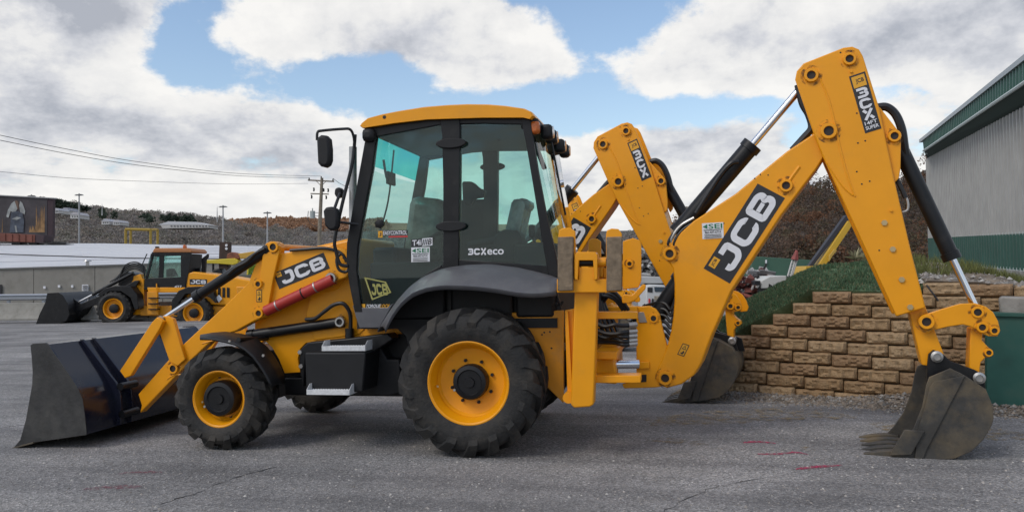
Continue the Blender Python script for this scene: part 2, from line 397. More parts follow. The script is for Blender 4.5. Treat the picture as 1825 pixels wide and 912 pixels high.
def dig_arm(root, main=True):
    parts = []
    # boom
    pts = [(1167, 672), (1170, 660), (1180, 638), (1189, 616), (1196, 590), (1200, 563), (1202, 535), (1202, 505), (1199, 478), (1187, 460), (1183, 447), (1192, 433), (1237, 393), (1311, 345), (1364, 301), (1402, 270), (1449, 239),
           (1480, 226), (1490, 240), (1480, 262), (1456, 300), (1393, 383), (1303, 519), (1285, 560), (1268, 598), (1250, 646), (1237, 668), (1215, 684), (1189, 691), (1174, 686)]
    bm = plate('boom', root, BF, pts, -.13, .13, YEL, .012); parts.append(bm)
    for px, r in (((1186, 673), .062), ((1194, 452), .06), ((1401, 331), .055)): boss(bm, BF, px, -.13, r)
    weld(bm, BF, [(1405, 325), (1414, 312), (1425, 297)], -.125, .016)
    decal('maker_decal', bm, BF, -.131, (1300.6, 505), (1399, 353), (1254, 478), [('rect', 0, (0, 0, 1, 1), 0), ('gly', 'JCB', (.10, .12, .96, .88), 1), ('rect', 0, (.05, .68, .16, .92), 2), ('txt', 'JCB', (.065, .74, .145, .86), 0)], DM)
    if main:
        sei(bm, BF, -.131, (1252, 426), (1290, 424), (1251, 398))
        warn(bm, BF, -.131, (1207, 631), (1219, 635), (1217, 611))
    holes(bm, BF, [(1355, 311), (1369, 312), (1345, 318), (1290, 398)], -.131)
    # dipper
    near = [(1417, 142), (1420, 127), (1432, 113), (1503, 85), (1519, 83), (1531, 88), (1538, 100), (1567, 192), (1594, 320), (1622, 440), (1650, 548), (1597, 564), (1471, 290), (1449, 235)]
    dp = MB(); dp.pr(BF, near, -.19, -.155)
    A = [BF.hit(p[0], p[1], -.19) for p in near]
    dp.prism([a+BF.N*.345 for a in A], [a+BF.N*.38 for a in A])
    # closed box section below the pivot
    body = [(1478, 280), (1567, 215), (1592, 320), (1620, 440), (1647, 546), (1600, 560), (1476, 292)]
    dp.pr(BF, body, -.154, .154)
    dpo = dp.done('dipper', YEL, root, .01); parts.append(dpo)
    lug = [(1556, 190), (1568, 191), (1596, 227), (1606, 240), (1605, 300), (1602, 318), (1594, 326), (1580, 290)]
    MB().pr(BF, lug, -.15, -.10).pr(BF, [(a+0, b) for a, b in lug], .10, .15).done('ram_lug', YEL, dpo, .006)
    for px, r in (((1446, 135), .058), ((1514, 106), .052), ((1477, 234), .066)): boss(dpo, BF, px, -.19, r)
    boss(dpo, BF, (1594, 243), -.15, .05)
    weld(dpo, BF, [(1462, 142), (1476, 175), (1486, 212), (1497, 262), (1508, 305), (1518, 335), (1524, 350)], -.19)
    weld(dpo, BF, [(1474, 290), (1490, 315), (1505, 335), (1520, 348)], -.19)
    holes(dpo, BF, [(1498, 94), (1517, 92), (1529, 255), (1542, 251), (1527, 306), (1536, 328), (1550, 323), (1527, 202), (1567, 446)], -.1905, .007)
    for p in ((1576, 397), (1591, 444), (1607, 498), (1622, 547)): bolt(dpo, BF, p, -.19, .024)
    for p in ((1517, 128), (1588, 375)): bolt(dpo, BF, p, -.19, .012, YEL)
    decal('model_decal', dpo, BF, -.191, (1542, 238), (1571, 229), (1513, 137),
          [('rect', 0, (0, 0, 1, 1), 0), ('rect', 0, (.1, .775, .9, .97), 2), ('txt', 'JCB', (.3, .83, .8, .92), 0)] +
          ([('gly', '3', (.14, .585, .86, .755), 1), ('gly', 'C', (.14, .395, .86, .565), 1), ('gly', 'X', (.14, .205, .86, .375), 1), ('txt', '14FT', (.12, .12, .88, .18), 1), ('txt', 'SUPER', (.1, .04, .9, .1), 1)] if main else [('gly', '3', (.14, .53, .86, .745), 1), ('gly', 'C', (.14, .295, .86, .51), 1), ('gly', 'X', (.14, .06, .86, .275), 1)]), DM)
    # extending inner stick
    st = plate('inner_stick', root, BF, [(1600, 530), (1640, 515), (1649, 545), (1681, 627), (1684, 640), (1672, 650), (1655, 652), (1643, 650), (1622, 562)], -.10, .10, YEL, .008); parts.append(st)
    boss(st, BF, (1651, 573), -.155, .058)
    hose(st, [BF.hit(1651, 508, -.1), BF.hit(1662, 522, -.12), BF.hit(1672, 536, -.12)], .008)
    # bucket links
    ln = [(1640, 573), (1645, 561), (1680, 550), (1712, 541), (1738, 540), (1757, 546), (1770, 556), (1779, 572), (1783, 589), (1778, 599), (1762, 599), (1746, 592), (1731, 582), (1716, 578), (1690, 582), (1664, 588), (1653, 594), (1640, 584)]
    lk = MB().pr(BF, ln, -.15, -.115).pr(BF, ln, .115, .15).done('bucket_link', YEL, root, .006); parts.append(lk)
    for px, r in (((1742, 556), .045), ((1750.5, 583), .042), ((1772, 589), .034)): boss(lk, BF, px, -.15, r, .018)
    ln2 = [(1730, 585), (1752, 585), (1750, 606), (1761, 618), (1769, 624), (1771, 632), (1764, 636), (1756, 637), (1748, 645), (1745, 668), (1738, 676), (1727, 664)]
    l2 = plate('tipping_link', root, BF, ln2, -.09, .09, YEL, .006); parts.append(l2); boss(l2, BF, (1762, 628), -.09, .03, .012)
    # dipper ram to the links
    rm = ram(root, BF.hit(1594, 243, 0), BF.hit(1742, 556, 0), .062, .028, .70, 'bucket_ram'); parts.append(rm)
    hs = hose(root, [BF.hit(1563, 192, -.05), BF.hit(1580, 191, -.05), BF.hit(1596, 204, -.05), BF.hit(1607, 230, -.05), BF.hit(1612, 262, -.04), BF.hit(1616, 285, -.02)], .034, 'ribbed_hose'); parts.append(hs)
    hs = hose(root, [BF.hit(1597, 318, -.09), BF.hit(1606, 335, -.1), BF.hit(1614, 353, -.1)], .02); parts.append(hs)
    hs = hose(root, [BF.hit(1614, 348, -.1), BF.hit(1618, 362, -.1), BF.hit(1617, 374, -.1), BF.hit(1608, 378, -.1)], .011, 'steel_pipe', STL); parts.append(hs)
    # boom-top ram to the dipper head
    rm = ram(root, BF.hit(1207, 415, 0), BF.hit(1446, 135, 0), .078, .032, .57, 'dipper_ram'); parts.append(rm)
    hs = hose(root, [BF.hit(1240, 380, -.1), BF.hit(1262, 345, -.1), BF.hit(1285, 310, -.1), BF.hit(1303, 291, -.1), BF.hit(1316, 288, -.08)], .018); parts.append(hs)
    hs = hose(root, [BF.hit(1422, 152, -.02), BF.hit(1430, 185, -.02), BF.hit(1441, 205, -.02), BF.hit(1446, 228, -.02), BF.hit(1432, 246, -.02), BF.hit(1412, 268, -.02)], .03); parts.append(hs)
    for i, (x, y) in enumerate(((0, 0), (5, 6), (-5, 5))):
        hs = hose(root, [BF.hit(1237+x, 388+y, -.1), BF.hit(1216+x, 400+y, -.11), BF.hit(1203+x, 414+y, -.12), BF.hit(1196+x, 430+y, -.12), BF.hit(1206+x, 438+y, -.1)], .014, 'hose' if i else 'steel_pipe', HOSE if i else STL); parts.append(hs)
    # boom lift ram low at the kingpost
    rm = ram(root, BF.hit(1152, 590, .02), BF.hit(1232, 470, .02), .08, .04, .8, 'boom_ram')
    parts.append(rm)
    # bucket
    side = [(1651, 686), (1656, 672), (1694, 656), (1720, 669), (1757, 693), (1770, 724), (1771, 745), (1768, 757), (1753, 783), (1731, 804), (1701, 817), (1660, 819), (1604, 818), (1588, 813), (1608, 792), (1628, 764), (1644, 724)]
    bk = MB(); WB = .38
    A = [BF.hit(p[0], p[1], -WB) for p in side]
    for a0, a1 in ((0, .022), (2*WB-.022, 2*WB)): bk.prism([a+BF.N*a0 for a in A], [a+BF.N*a1 for a in A])
    shell = [(1700, 662), (1720, 670), (1756, 694), (1769, 724), (1770, 745), (1767, 757), (1752, 782), (1730, 803), (1700, 816), (1660, 818.5), (1620, 818), (1588, 816)]
    S = [BF.hit(p[0], p[1], -WB) for p in shell]
    cen = BF.hit(1690, 740, -WB)
    rows = [[s_+BF.N*t for s_ in S] for t in (.004, 2*WB-.004)]; rows2 = [[(s_+(cen-s_).normalized()*.022)+BF.N*t for s_ in S] for t in (.004, 2*WB-.004)]
    bk.grid(rows); bk.grid(rows2)
    for a, b in ((rows[0], rows2[0]), (rows[1], rows2[1])): bk.grid([a, b])
    for k in (0, -1): bk.poly([rows[0][k], rows[1][k], rows2[1][k], rows2[0][k]])
    bko = bk.done('bucket', WSTL, root, .004); parts.append(bko)
    # wear band, cutters, ears, teeth
    MB().pr(BF, [(1649, 724), (1657, 690), (1664, 680), (1720, 669), (1652, 800), (1645, 817), (1630, 817), (1636, 765)], -WB-.016, -WB-.001).done('side_wear_plate', WSTL, bko, .003)
    for n0 in (-WB-.04, WB+.002): MB().pr(BF, [(1612, 766), (1648, 768), (1624, 810), (1586, 811)], n0, n0+.034).done('side_cutter', WSTL, bko, .004)
    for n0 in (-.16, .12):
        e = MB().pr(BF, [(1652, 690), (1653, 648), (1655, 631), (1664, 623), (1679, 629), (1694, 643), (1738, 659), (1753, 667), (1758, 700), (1700, 690)], n0, n0+.04).done('bucket_ear', BLK, bko, .005)
    for p, r in (((1669.6, 635), .05), ((1745, 673), .05)):
        c = BF.hit(*p, -.17); MB().cyl(c, c+BF.N*.34, r*.62, seg=18).lathe([(r*.62, 0), (r*.9, 0), (r*.9, -.015), (r*.55, -.022), (r*.55, -.006), (.0001, -.006)], c, BF.N, 20).done('pivot_pin', STL, bko)
    base = BF.hit(1592, 816, -WB); tip = BF.hit(1533, 806, -WB)
    for k in range(5):
        t = .05+k*(2*WB-.1)/4; p0 = base+BF.N*t; X = BF.X
        mb = MB(); q = []
        z = p0.z
        sec = [(.10, .045, .05, .02), (0, .045, .055, .012), (-.10, .04, .045, .008), (-.21, .024, .018, .004)]
        V = []
        for sx, hw, hh, lo in sec:
            c = p0+X*sx; V.append([c-BF.N*hw+Vector((0, 0, lo-.025)), c+BF.N*hw+Vector((0, 0, lo-.025)), c+BF.N*hw+Vector((0, 0, hh)), c-BF.N*hw+Vector((0, 0, hh))])
        vs = [mb.v(r_) for r_ in V]
        for i in range(3):
            for j in range(4): mb.f([vs[i][j], vs[i][(j+1) % 4], vs[i+1][(j+1) % 4], vs[i+1][j]])
        mb.f(vs[0]); mb.f(vs[-1][::-1]); mb.done('tooth', WSTL, bko, .004)
    return parts
def kingpost(root):
    parts = []
    kp = [(1134, 546), (1157, 545), (1168, 550), (1175, 559), (1179, 577), (1189, 617), (1184, 640), (1176, 655), (1188, 676), (1180, 688), (1169, 690), (1112, 692), (1108, 684), (1134, 678)]
    o = MB().pr(BF, kp, -.125, -.085).pr(BF, kp, .085, .125).done('kingpost', YEL, root, .008); parts.append(o)
    MB().pr(BF, [(1134, 548), (1150, 548), (1152, 676), (1134, 676)], -.083, .083).done('kingpost_web', YEL, o, .006)
    boss(o, BF, (1165, 567), -.125, .04, .012)
    MB().pr(BF, [(1136, 556), (1147, 556), (1153, 574), (1139, 575)], -.135, -.126).done('lock_tag', STL, o, .002)
    MB().pr(BF, [(1134, 645), (1157, 644), (1157, 656), (1134, 657)], -.145, -.126).done('pin_keeper', YEL, o, .004)
    MB().pr(BF, [(1137, 668), (1152, 667), (1152, 680), (1137, 681)], -.133, -.126).done('slot_plate', BORE, o, .002)
    return parts

# ------------------------------------------------------------------ wheels
def wheel(par, cx, cz, yo, sg, Rt, W, Rr, nl, hubr, dish, hub_out, name='wheel'):
    ax = Vector((0, sg, 0)); c = Vector((cx, yo, cz)); rb = Rt-.04
    rim = MB().lathe([(Rr+.016, .05), (Rr+.016, .034), (Rr+.004, .03), (Rr-.008, .04), (Rr-.016, .07), (Rr-.035, .10), (Rr-.04, dish-.02), (Rr-.06, dish), (hubr+.05, dish+.012), (hubr, dish+.012), (.03, dish+.02)], c, ax, 56)
    o = rim.done(name, YEL, par)
    s = rb-Rr
    pf = [(Rr-.005, .06), (Rr+.01, .034), (Rr+.2*s, .012), (Rr+.45*s, 0), (Rr+.7*s, .006), (Rr+.88*s, .03), (rb-.006, .07), (rb+.002, W*.5)]
    prof = pf+[(r, W-h) for r, h in pf[-2::-1]]
    t = MB().lathe(prof, c, ax, 72)
    a1 = Vector((1, 0, 0)); b1 = Vector((0, 0, 1))
    for side in (0, 1):
        for k in range(nl):
            a0 = 2*math.pi*(k+.5*side)/nl+random.uniform(-.01, .01); hw = .36*2*math.pi/nl*.60
            sec = [(.004, Rr+.70*s, .9), (.022, rb-.034, 1.0), (.06, Rt-.004, 1.0), (.12, Rt, .9), (W*.54, Rt, .75)]
            rows = []
            for h, r, wk in sec:
                an = a0-(h/(W*.54))*.42*(W/Rt)*1.5
                hh = h if not side else W-h
                out = Vector((0, -1 if not side else 1, 0))*sg*(.014 if h < .05 else 0)
                def pt(rr, da): return c+ax*hh+(a1*math.cos(an+da)+b1*math.sin(an+da))*rr
                q = hw*wk
                rows.append([pt(r-.055, -q*1.15), pt(r, -q)+out, pt(r, q)+out, pt(r-.055, q*1.15)])
            V = [t.v(rw) for rw in rows]
            for i in range(len(V)-1):
                for j in range(3): t.f([V[i][j], V[i][j+1], V[i+1][j+1], V[i+1][j]])
            t.f(V[0]); t.f(V[-1])
    t.done('tyre', RUB, o, ang=28)
    hb = MB().lathe([(hubr*.98, dish+.02), (hubr, dish-.01), (hubr, hub_out+.03), (hubr*.93, hub_out+.008), (hubr*.72, hub_out), (hubr*.66, hub_out+.012), (hubr*.3, hub_out+.012), (hubr*.27, hub_out-.004), (.0005, hub_out-.004)], c, ax, 32)
    h_ = hb.done('hub', BLK, o)
    for k in range(8):
        a = 2*math.pi*k/8+.3; p = c+ax*(dish+.012)+(a1*math.cos(a)+b1*math.sin(a))*(hubr+.032)
        MB().cyl(p+ax*.01, p-ax*.022, .014, seg=6).done('wheel_nut', BLK, o, smooth=False)
    p = c+ax*(hub_out+.02)+(a1*-.72-b1*.35).normalized()*hubr*.97
    MB().cyl(p, p-ax*.016, .011, seg=8).done('grease_plug', STL, o)
    p = c+ax*.09-a1*(Rr-.05)-b1*.03
    MB().cyl(p, p-ax*.04+a1*.02, .008, seg=8).done('valve', BRS, o)
    return o

# ------------------------------------------------------------------ the backhoe loader in front
MC = thing('backhoe_loader', (-.6, 1.15, 0), 'large yellow backhoe loader parked side-on in front, black cab, raised digging arm', 'backhoe loader', 'backhoe loaders in the row')
YC = 1.15
def mir(n0, n1): return 2*YC-n1, 2*YC-n0
RW = wheel(MC, 0, .604, 0, 1, .606, .46, .328, 17, .146, .17, .075)
wheel(MC, 0, .604, 2.3, -1, .606, .46, .328, 17, .146, .17, .075)
wheel(MC, -2.247, .444, .05, 1, .445, .33, .236, 15, .155, .15, .03)
wheel(MC, -2.247, .444, 2.25, -1, .445, .33, .236, 15, .155, .15, .03)
MB().cyl((-2.247, .25, .444), (-2.247, 2.05, .444), .075, seg=16).bx(-2.36, -2.13, .95, 1.35, .32, .58).done('front_axle', BLK, MC, .01)
MB().cyl((0, .3, .604), (0, 2.0, .604), .12, seg=16).bx(-.2, .2, .9, 1.4, .42, .8).done('rear_axle', BLK, MC, .01)
MB().bx(-2.7, .9, .80, 1.5, .52, .80).bx(-1.9, -.2, .62, 1.68, .40, .56).done('chassis', BLK, MC, .01)
# loader arms
arm = [(249, 736), (252, 722), (246, 702), (300, 641), (318, 621), (400, 545), (443, 503), (452, 478), (468, 442), (473, 434), (481, 430), (490, 430), (497, 434), (500, 441), (498, 452), (515, 449), (555, 441), (590, 439), (612, 444), (622, 452), (625, 480), (618, 494), (600, 500), (478, 563), (468, 567), (455, 571), (420, 590), (385, 600), (340, 642), (318, 665)]
for k, (n0, n1) in enumerate(((.50, .60), mir(.50, .60))):
    MB().pr(MF, arm, n0, n1) if 0 else None
    o = MB(); A = [MF.hit(p[0], p[1], .50) for p in arm]; o.prism([a+MF.N*(n0-.5) for a in A], [a+MF.N*(n1-.5) for a in A])
    ao = o.done('loader_arm', YEL, MC, .010)
    if k == 0:
        lg = [(455, 563), (462, 500), (470, 440), (476, 432), (490, 431), (498, 438), (497, 452), (486, 500), (476, 560), (466, 567)]
        plate('arm_lug', ao, MF, lg, .46, .4995, YEL, .006)
        lg2 = [(a, b) for a, b in lg]
        plate('arm_lug', ao, MF, [(470, 500), (478, 440), (484, 433), (496, 433), (503, 440), (502, 455), (494, 500)], .604, .66, YEL, .006)
        for p, r, n_ in (((488, 440), .05, .46), ((461, 506), .04, .46), ((462, 558), .045, .46), ((310, 656), .05, .5)): boss(ao, MF, p, n_, r, .02)
        decal('maker_decal', ao, MF, .499, (498, 515), (588, 478), (487, 487), [('rect', 0, (0, 0, 1, 1), 0), ('gly', 'JCB', (.10, .13, .96, .87), 1), ('rect', 0, (.045, .66, .14, .93), 2), ('txt', 'JCB', (.06, .74, .125, .85), 0)], DM)
        warn(ao, MF, .4595, (457, 538), (467, 538), (457, 516))
        weld(ao, MF, [(297, 676), (310, 668), (325, 667)], .5, .006); weld(ao, MF, [(360, 612), (385, 606), (400, 609)], .5, .006)
        s0 = MF.hit(474, 554, .47); s1 = MF.hit(594, 497, .47)
        so_ = MB().cyl(s0, s1, .05, seg=18).done('safety_strut', RED, ao)
        for t in (.17, .55, .74): q = s0.lerp(s1, t); MB().cyl(q, q+(s1-s0).normalized()*.012, .053, seg=18).done('strut_clip', STL if t != .55 else BLK, so_)
        boss(ao, MF, (591, 496), .48, .052, .03, col=STL)
    # front levers and tipping link
    def pr2(pts, d0, d1, nm, m_=YEL):
        A = [MF.hit(p[0], p[1], .46) for p in pts]; s_ = n0-.5 if k == 0 else n0-.5
        return MB().prism([a+MF.N*(d0+s_) for a in A], [a+MF.N*(d1+s_) for a in A]).done(nm, m_, MC, .006)
    l1 = pr2([(281, 584), (283, 571), (290, 563), (300, 563), (308, 568), (322, 616), (330, 640), (316, 652), (302, 644)], 0, .05, 'tipping_lever')
    pr2([(278, 573), (287, 564), (297, 572), (292, 584), (240, 668), (230, 672), (221, 659)], -.06, -.005, 'bucket_link')
    if k == 0: boss(l1, MF, (287, 569), .46, .032, .012, col=STL)
    a_, b_ = MF.hit(482, 442, .50), MF.hit(289, 569, .49); dy = MF.N*(n0-.5)
    rm = ram(MC, a_+dy, b_+dy, .048, .022, .68, 'bucket_ram')
    if k == 0: hose(rm, [MF.hit(472, 443, .44), MF.hit(455, 452, .44), MF.hit(440, 466, .44), MF.hit(420, 477, .44), MF.hit(406, 489, .44)], .012)
    ram(MC, MF.hit(612, 573, .58)+dy, MF.hit(440, 598, .58)+dy, .048, .025, .97, 'lift_ram')
boss(MC, MF, (607, 573), .54, .046, .03, col=STL).name = 'ram_eye'
MB().cyl(MF.hit(488, 440, .46), MF.hit(488, 440, .46)+Vector((0, 1.38, 0)), .03).done('arm_cross_tube', YEL, MC)
# hood and tower
hoodp = [(452, 560), (470, 478), (500, 452), (555, 440), (590, 432), (622, 424), (640, 424), (640, 600), (500, 612), (452, 606)]
plate('hood', MC, MF, hoodp, .66, 1.64, YEL, .03)
tower = plate('loader_tower', MC, MF, [(560, 500), (600, 470), (622, 470), (640, 500), (650, 586), (640, 596), (560, 606), (545, 560)], .61, .655, YEL, .008)
weld(tower, MF, [(575, 520), (600, 515), (618, 495), (621, 480)], .61, .008)
plate('chassis_side', MC, MF, [(448, 600), (640, 576), (700, 574), (735, 574), (735, 592), (620, 606), (545, 611), (535, 622), (531, 638), (533, 655), (538, 663), (507, 665), (497, 640), (484, 618), (468, 604)], .62, .66, YEL, .006)
hose(MC, [MF.hit(545, 569, .55), MF.hit(562, 567, .53), MF.hit(578, 555, .52), MF.hit(595, 543, .52), MF.hit(612, 541, .52), MF.hit(623, 556, .54), MF.hit(625, 575, .56), MF.hit(624, 604, .57)], .018)
hose(MC, [MF.hit(517, 446, .48), MF.hit(545, 444, .48), MF.hit(575, 442, .48), MF.hit(600, 447, .5), MF.hit(612, 455, .5), MF.hit(617, 466, .5)], .014)
MB().cyl(MF.hit(623, 585, .56), MF.hit(623, 604, .56), .04, seg=14).done('hose_union', BLK, MC)
# front mudguard: swept sheet
nearp = [(356, 601), (376, 601.5), (401, 606), (419, 611), (436, 620), (451, 633), (461, 646), (471, 661), (479, 675), (485, 688)]
farp = [(357, 596), (380, 592), (402, 590.5), (430, 594), (456, 601), (477, 618), (490, 635), (502, 655), (507, 669), (509.5, 683)]
NR = [MF.hit(a, b, .04) for a, b in nearp]
MBF = MB(); rows = []
FR_ = [MF.hit(a, b, .37) for a, b in farp]
for t, dz in ((0, -.012), (.06, 0), (.5, .008), (1, 0)): rows.append([p.lerp(q, t)+Vector((0, 0, dz)) for p, q in zip(NR, FR_)])
mg = MBF.grid(rows).done('front_mudguard', PLA, MC); md = mg.modifiers.new('thick', 'SOLIDIFY'); md.thickness = .014
mg2 = MB().grid([[Vector((p.x, 2*YC-p.y, p.z)) for p in rw] for rw in rows]).done('front_mudguard', PLA, MC); md = mg2.modifiers.new('thick', 'SOLIDIFY'); md.thickness = .014
for p in ((410, 608), (470, 633)): bolt(mg, MF, p, .06, .012, STL)
MB().cyl(MF.hit(425, 605, .1), MF.hit(425, 605, .1)+Vector((0, .5, -.03)), .02).done('mudguard_stay', BLK, mg)
# loader bucket
sp = [(54, 615), (58, 612), (81, 610.5), (86, 614), (106, 643), (122, 666), (137, 689), (147, 711), (151, 740), (154, 768), (154, 774.5), (60, 788), (25, 796), (36, 783), (46, 747), (57, 686), (58, 662), (56, 633)]
A = [MF.hit(a, b, 0) for a, b in sp]; LB = MB()
for y0, y1 in ((0, .02), (2.28, 2.3)): LB.prism([a+Vector((0, y0, 0)) for a in A], [a+Vector((0, y1, 0)) for a in A])
sh = [MF.hit(a, b, 0) for a, b in [(60, 613.5), (85, 613.5), (105.5, 643), (121.5, 666), (136.5, 689), (146.5, 711), (150.5, 740), (153.5, 768), (153, 774), (60, 787.5), (26, 795.5)]]
shi = []
cc = MF.hit(85, 720, 0)
for p in sh: shi.append(p+(cc-p).normalized()*.022)
ra = [[p+Vector((0, t, 0)) for p in sh] for t in (.004, 2.296)]; rb_ = [[p+Vector((0, t, 0)) for p in shi] for t in (.004, 2.296)]
LB.grid(ra); LB.grid(rb_); LB.poly([ra[0][0], ra[1][0], rb_[1][0], rb_[0][0]]); LB.poly([ra[0][-1], ra[1][-1], rb_[1][-1], rb_[0][-1]])
lb = LB.done('loader_bucket', [BLKG], MC, .003, ang=25)
plate('side_wear_face', lb, MF, [(a, b) for a, b in sp], -.006, -.001, LBS, .002)
for y0 in (.40, .56, 1.60, 1.76):
    q = [(84, 611), (90, 611), (112, 640), (136, 672), (152, 692), (160, 712), (162, 740), (160, 772), (152, 774), (146, 711), (136, 689), (105, 643)]
    B_ = [MF.hit(a, b, 0) for a, b in q]; MB().prism([a+Vector((0, y0, 0)) for a in B_], [a+Vector((0, y0+.025, 0)) for a in B_]).done('stiffener', BLKG, lb, .003)
for y0 in (.42, 1.62):
    p1 = MF.hit(160, 700, 0)+Vector((0, y0, 0)); p2 = MF.hit(163, 752, 0)+Vector((0, y0, 0))
    for pp in (p1, p2): MB().cyl(pp-Vector((0, .02, 0)), pp+Vector((0, .2, 0)), .035).done('hinge_pin', BLK, lb)
MB().prism([MF.hit(a, b, 0)+Vector((0, -.02, 0)) for a, b in ((20, 797.5), (62, 786), (62, 789), (24, 799))], [MF.hit(a, b, 0)+Vector((0, 2.32, 0)) for a, b in ((20, 797.5), (62, 786), (62, 789), (24, 799))]).done('cutting_edge', WSTL, lb, .002)
# step box
SB = plate('step_box', MC, MF, [(543, 628), (651, 628), (651, 640), (646, 698), (545, 700)], .16, .62, PLA, .012)
plate('step_box_bracket', SB, MF, [(533, 640), (537, 620), (548, 610), (620, 603), (690, 594), (700, 604), (668, 625), (545, 630), (540, 690), (534, 662)], .40, .60, BLK, .01)
for p in ((535, 627), (537, 652)): bolt(SB, MF, p, .40, .02, STL)
def step(l, r, y, n0, nm):
    a = MF.hit(l, y, n0); b = MF.hit(r, y, n0); z = (a.z+b.z)/2; o = MB()
    o.bx(a.x, b.x, n0, n0+.004, z-.03, z+.012); o.bx(a.x, b.x, n0+.006, n0+.17, z-.012, z-.006)
    st_ = o.done(nm, STEP, SB, .002)
    for xx in (a.x-.004, b.x): MB().prism([(xx, n0, z-.03), (xx, n0+.17, z-.03), (xx, n0+.17, z+.055), (xx, n0+.06, z+.055), (xx, n0, z+.012)], [(xx+.004, n0, z-.03), (xx+.004, n0+.17, z-.03), (xx+.004, n0+.17, z+.055), (xx+.004, n0+.06, z+.055), (xx+.004, n0, z+.012)]).done('step_side', STEP, SB, .001)
    t = MB(); nn = 16
    for i in range(nn):
        for j in range(4):
            x = lerp(a.x, b.x, (i+.5)/nn); y_ = n0+.025+j*.038; t.cyl((x, y_, z-.006), (x, y_, z+.008), .012, .006, 6)
    t.done('step_grip', STEP, SB, smooth=False)
step(574, 650, 619, .20, 'upper_step'); step(547, 622, 697, .06, 'lower_step')
plate('tank', MC, MF, [(636, 606), (668, 600), (690, 640), (712, 640), (716, 700), (690, 706), (640, 704)], .50, 1.1, PLA, .015)
# rear mudguard
low = [(686, 586), (700, 558), (717, 536), (735, 522), (755, 513.5), (778, 509), (803, 508), (848, 510), (889, 515), (922, 521), (956, 523), (991, 519)]
LO = resample([MF.hit(a, b, .01) for a, b in low], 26)
upp = [(672, 590), (702, 547), (728, 513), (745, 499), (762, 489), (792, 477), (830, 472), (870, 470), (920, 476), (960, 485), (985, 492), (997, 496)]
UPc = resample([MF.hit(a, b, .34) for a, b in upp], 26)
rows = []
for t in (0, .06, .3, .6, .85, 1.0):
    rows.append([lerp(a, b, t)+Vector((0, 0, .035*math.sin(math.pi*t))) for a, b in zip(LO, UPc)])
rows = [[p+Vector((0, .012, -.035)) for p in LO]]+rows+[[p+Vector((0, .5, .01)) for p in UPc]]
for k in range(2):
    fo = MB().grid(rows if k == 0 else [[Vector((p.x, 2*YC-p.y, p.z)) for p in rw] for rw in rows]).done('rear_mudguard', GRYP, MC, ang=50)
    md = fo.modifiers.new('thick', 'SOLIDIFY'); md.thickness = .012; md.offset = -1
    il = [lerp(a, b, .5)+Vector((0, 0, -.05)) for a, b in zip(LO, UPc)]
plate('wheel_arch_liner', MC, MF, [(722, 600), (694, 572), (706, 545), (740, 512), (800, 497), (880, 500), (990, 508), (1002, 556), (905, 562), (870, 610), (735, 640), (728, 625)], .50, .55, BLK, .01)
plate('body_belt', MC, MF, [(697, 588), (735, 576), (790, 570), (905, 556), (905, 640), (735, 600)], .56, .62, YELD, .005)
plate('inner_arch_panel', MC, MF, [(640, 596), (700, 592), (800, 592), (800, 690), (640, 704)], .66, .74, BLK, .01)
# rear frame
plate('rear_frame', MC, MF, [(868, 580), (908, 557), (1004, 553), (1004, 718), (975, 690)], .44, .50, YELD, .008)
plate('rear_frame', MC, MF, [(868, 580), (908, 557), (1004, 553), (1004, 718), (975, 690)], 1.80, 1.86, YELD, .008)
holes(MC, MF, [(970, 592), (980, 591), (983, 620), (966, 596)], .4395, .008)
hz = MB()
for i in range(7):
    q = [MF.hit(968+i*6+random.uniform(-3, 3), 541+random.uniform(-4, 4), .44) for _ in range(4)]; hz.tube(smooth_path(q, 4), .009, 6)
hz.done('valve_hoses', HOSE, MC)
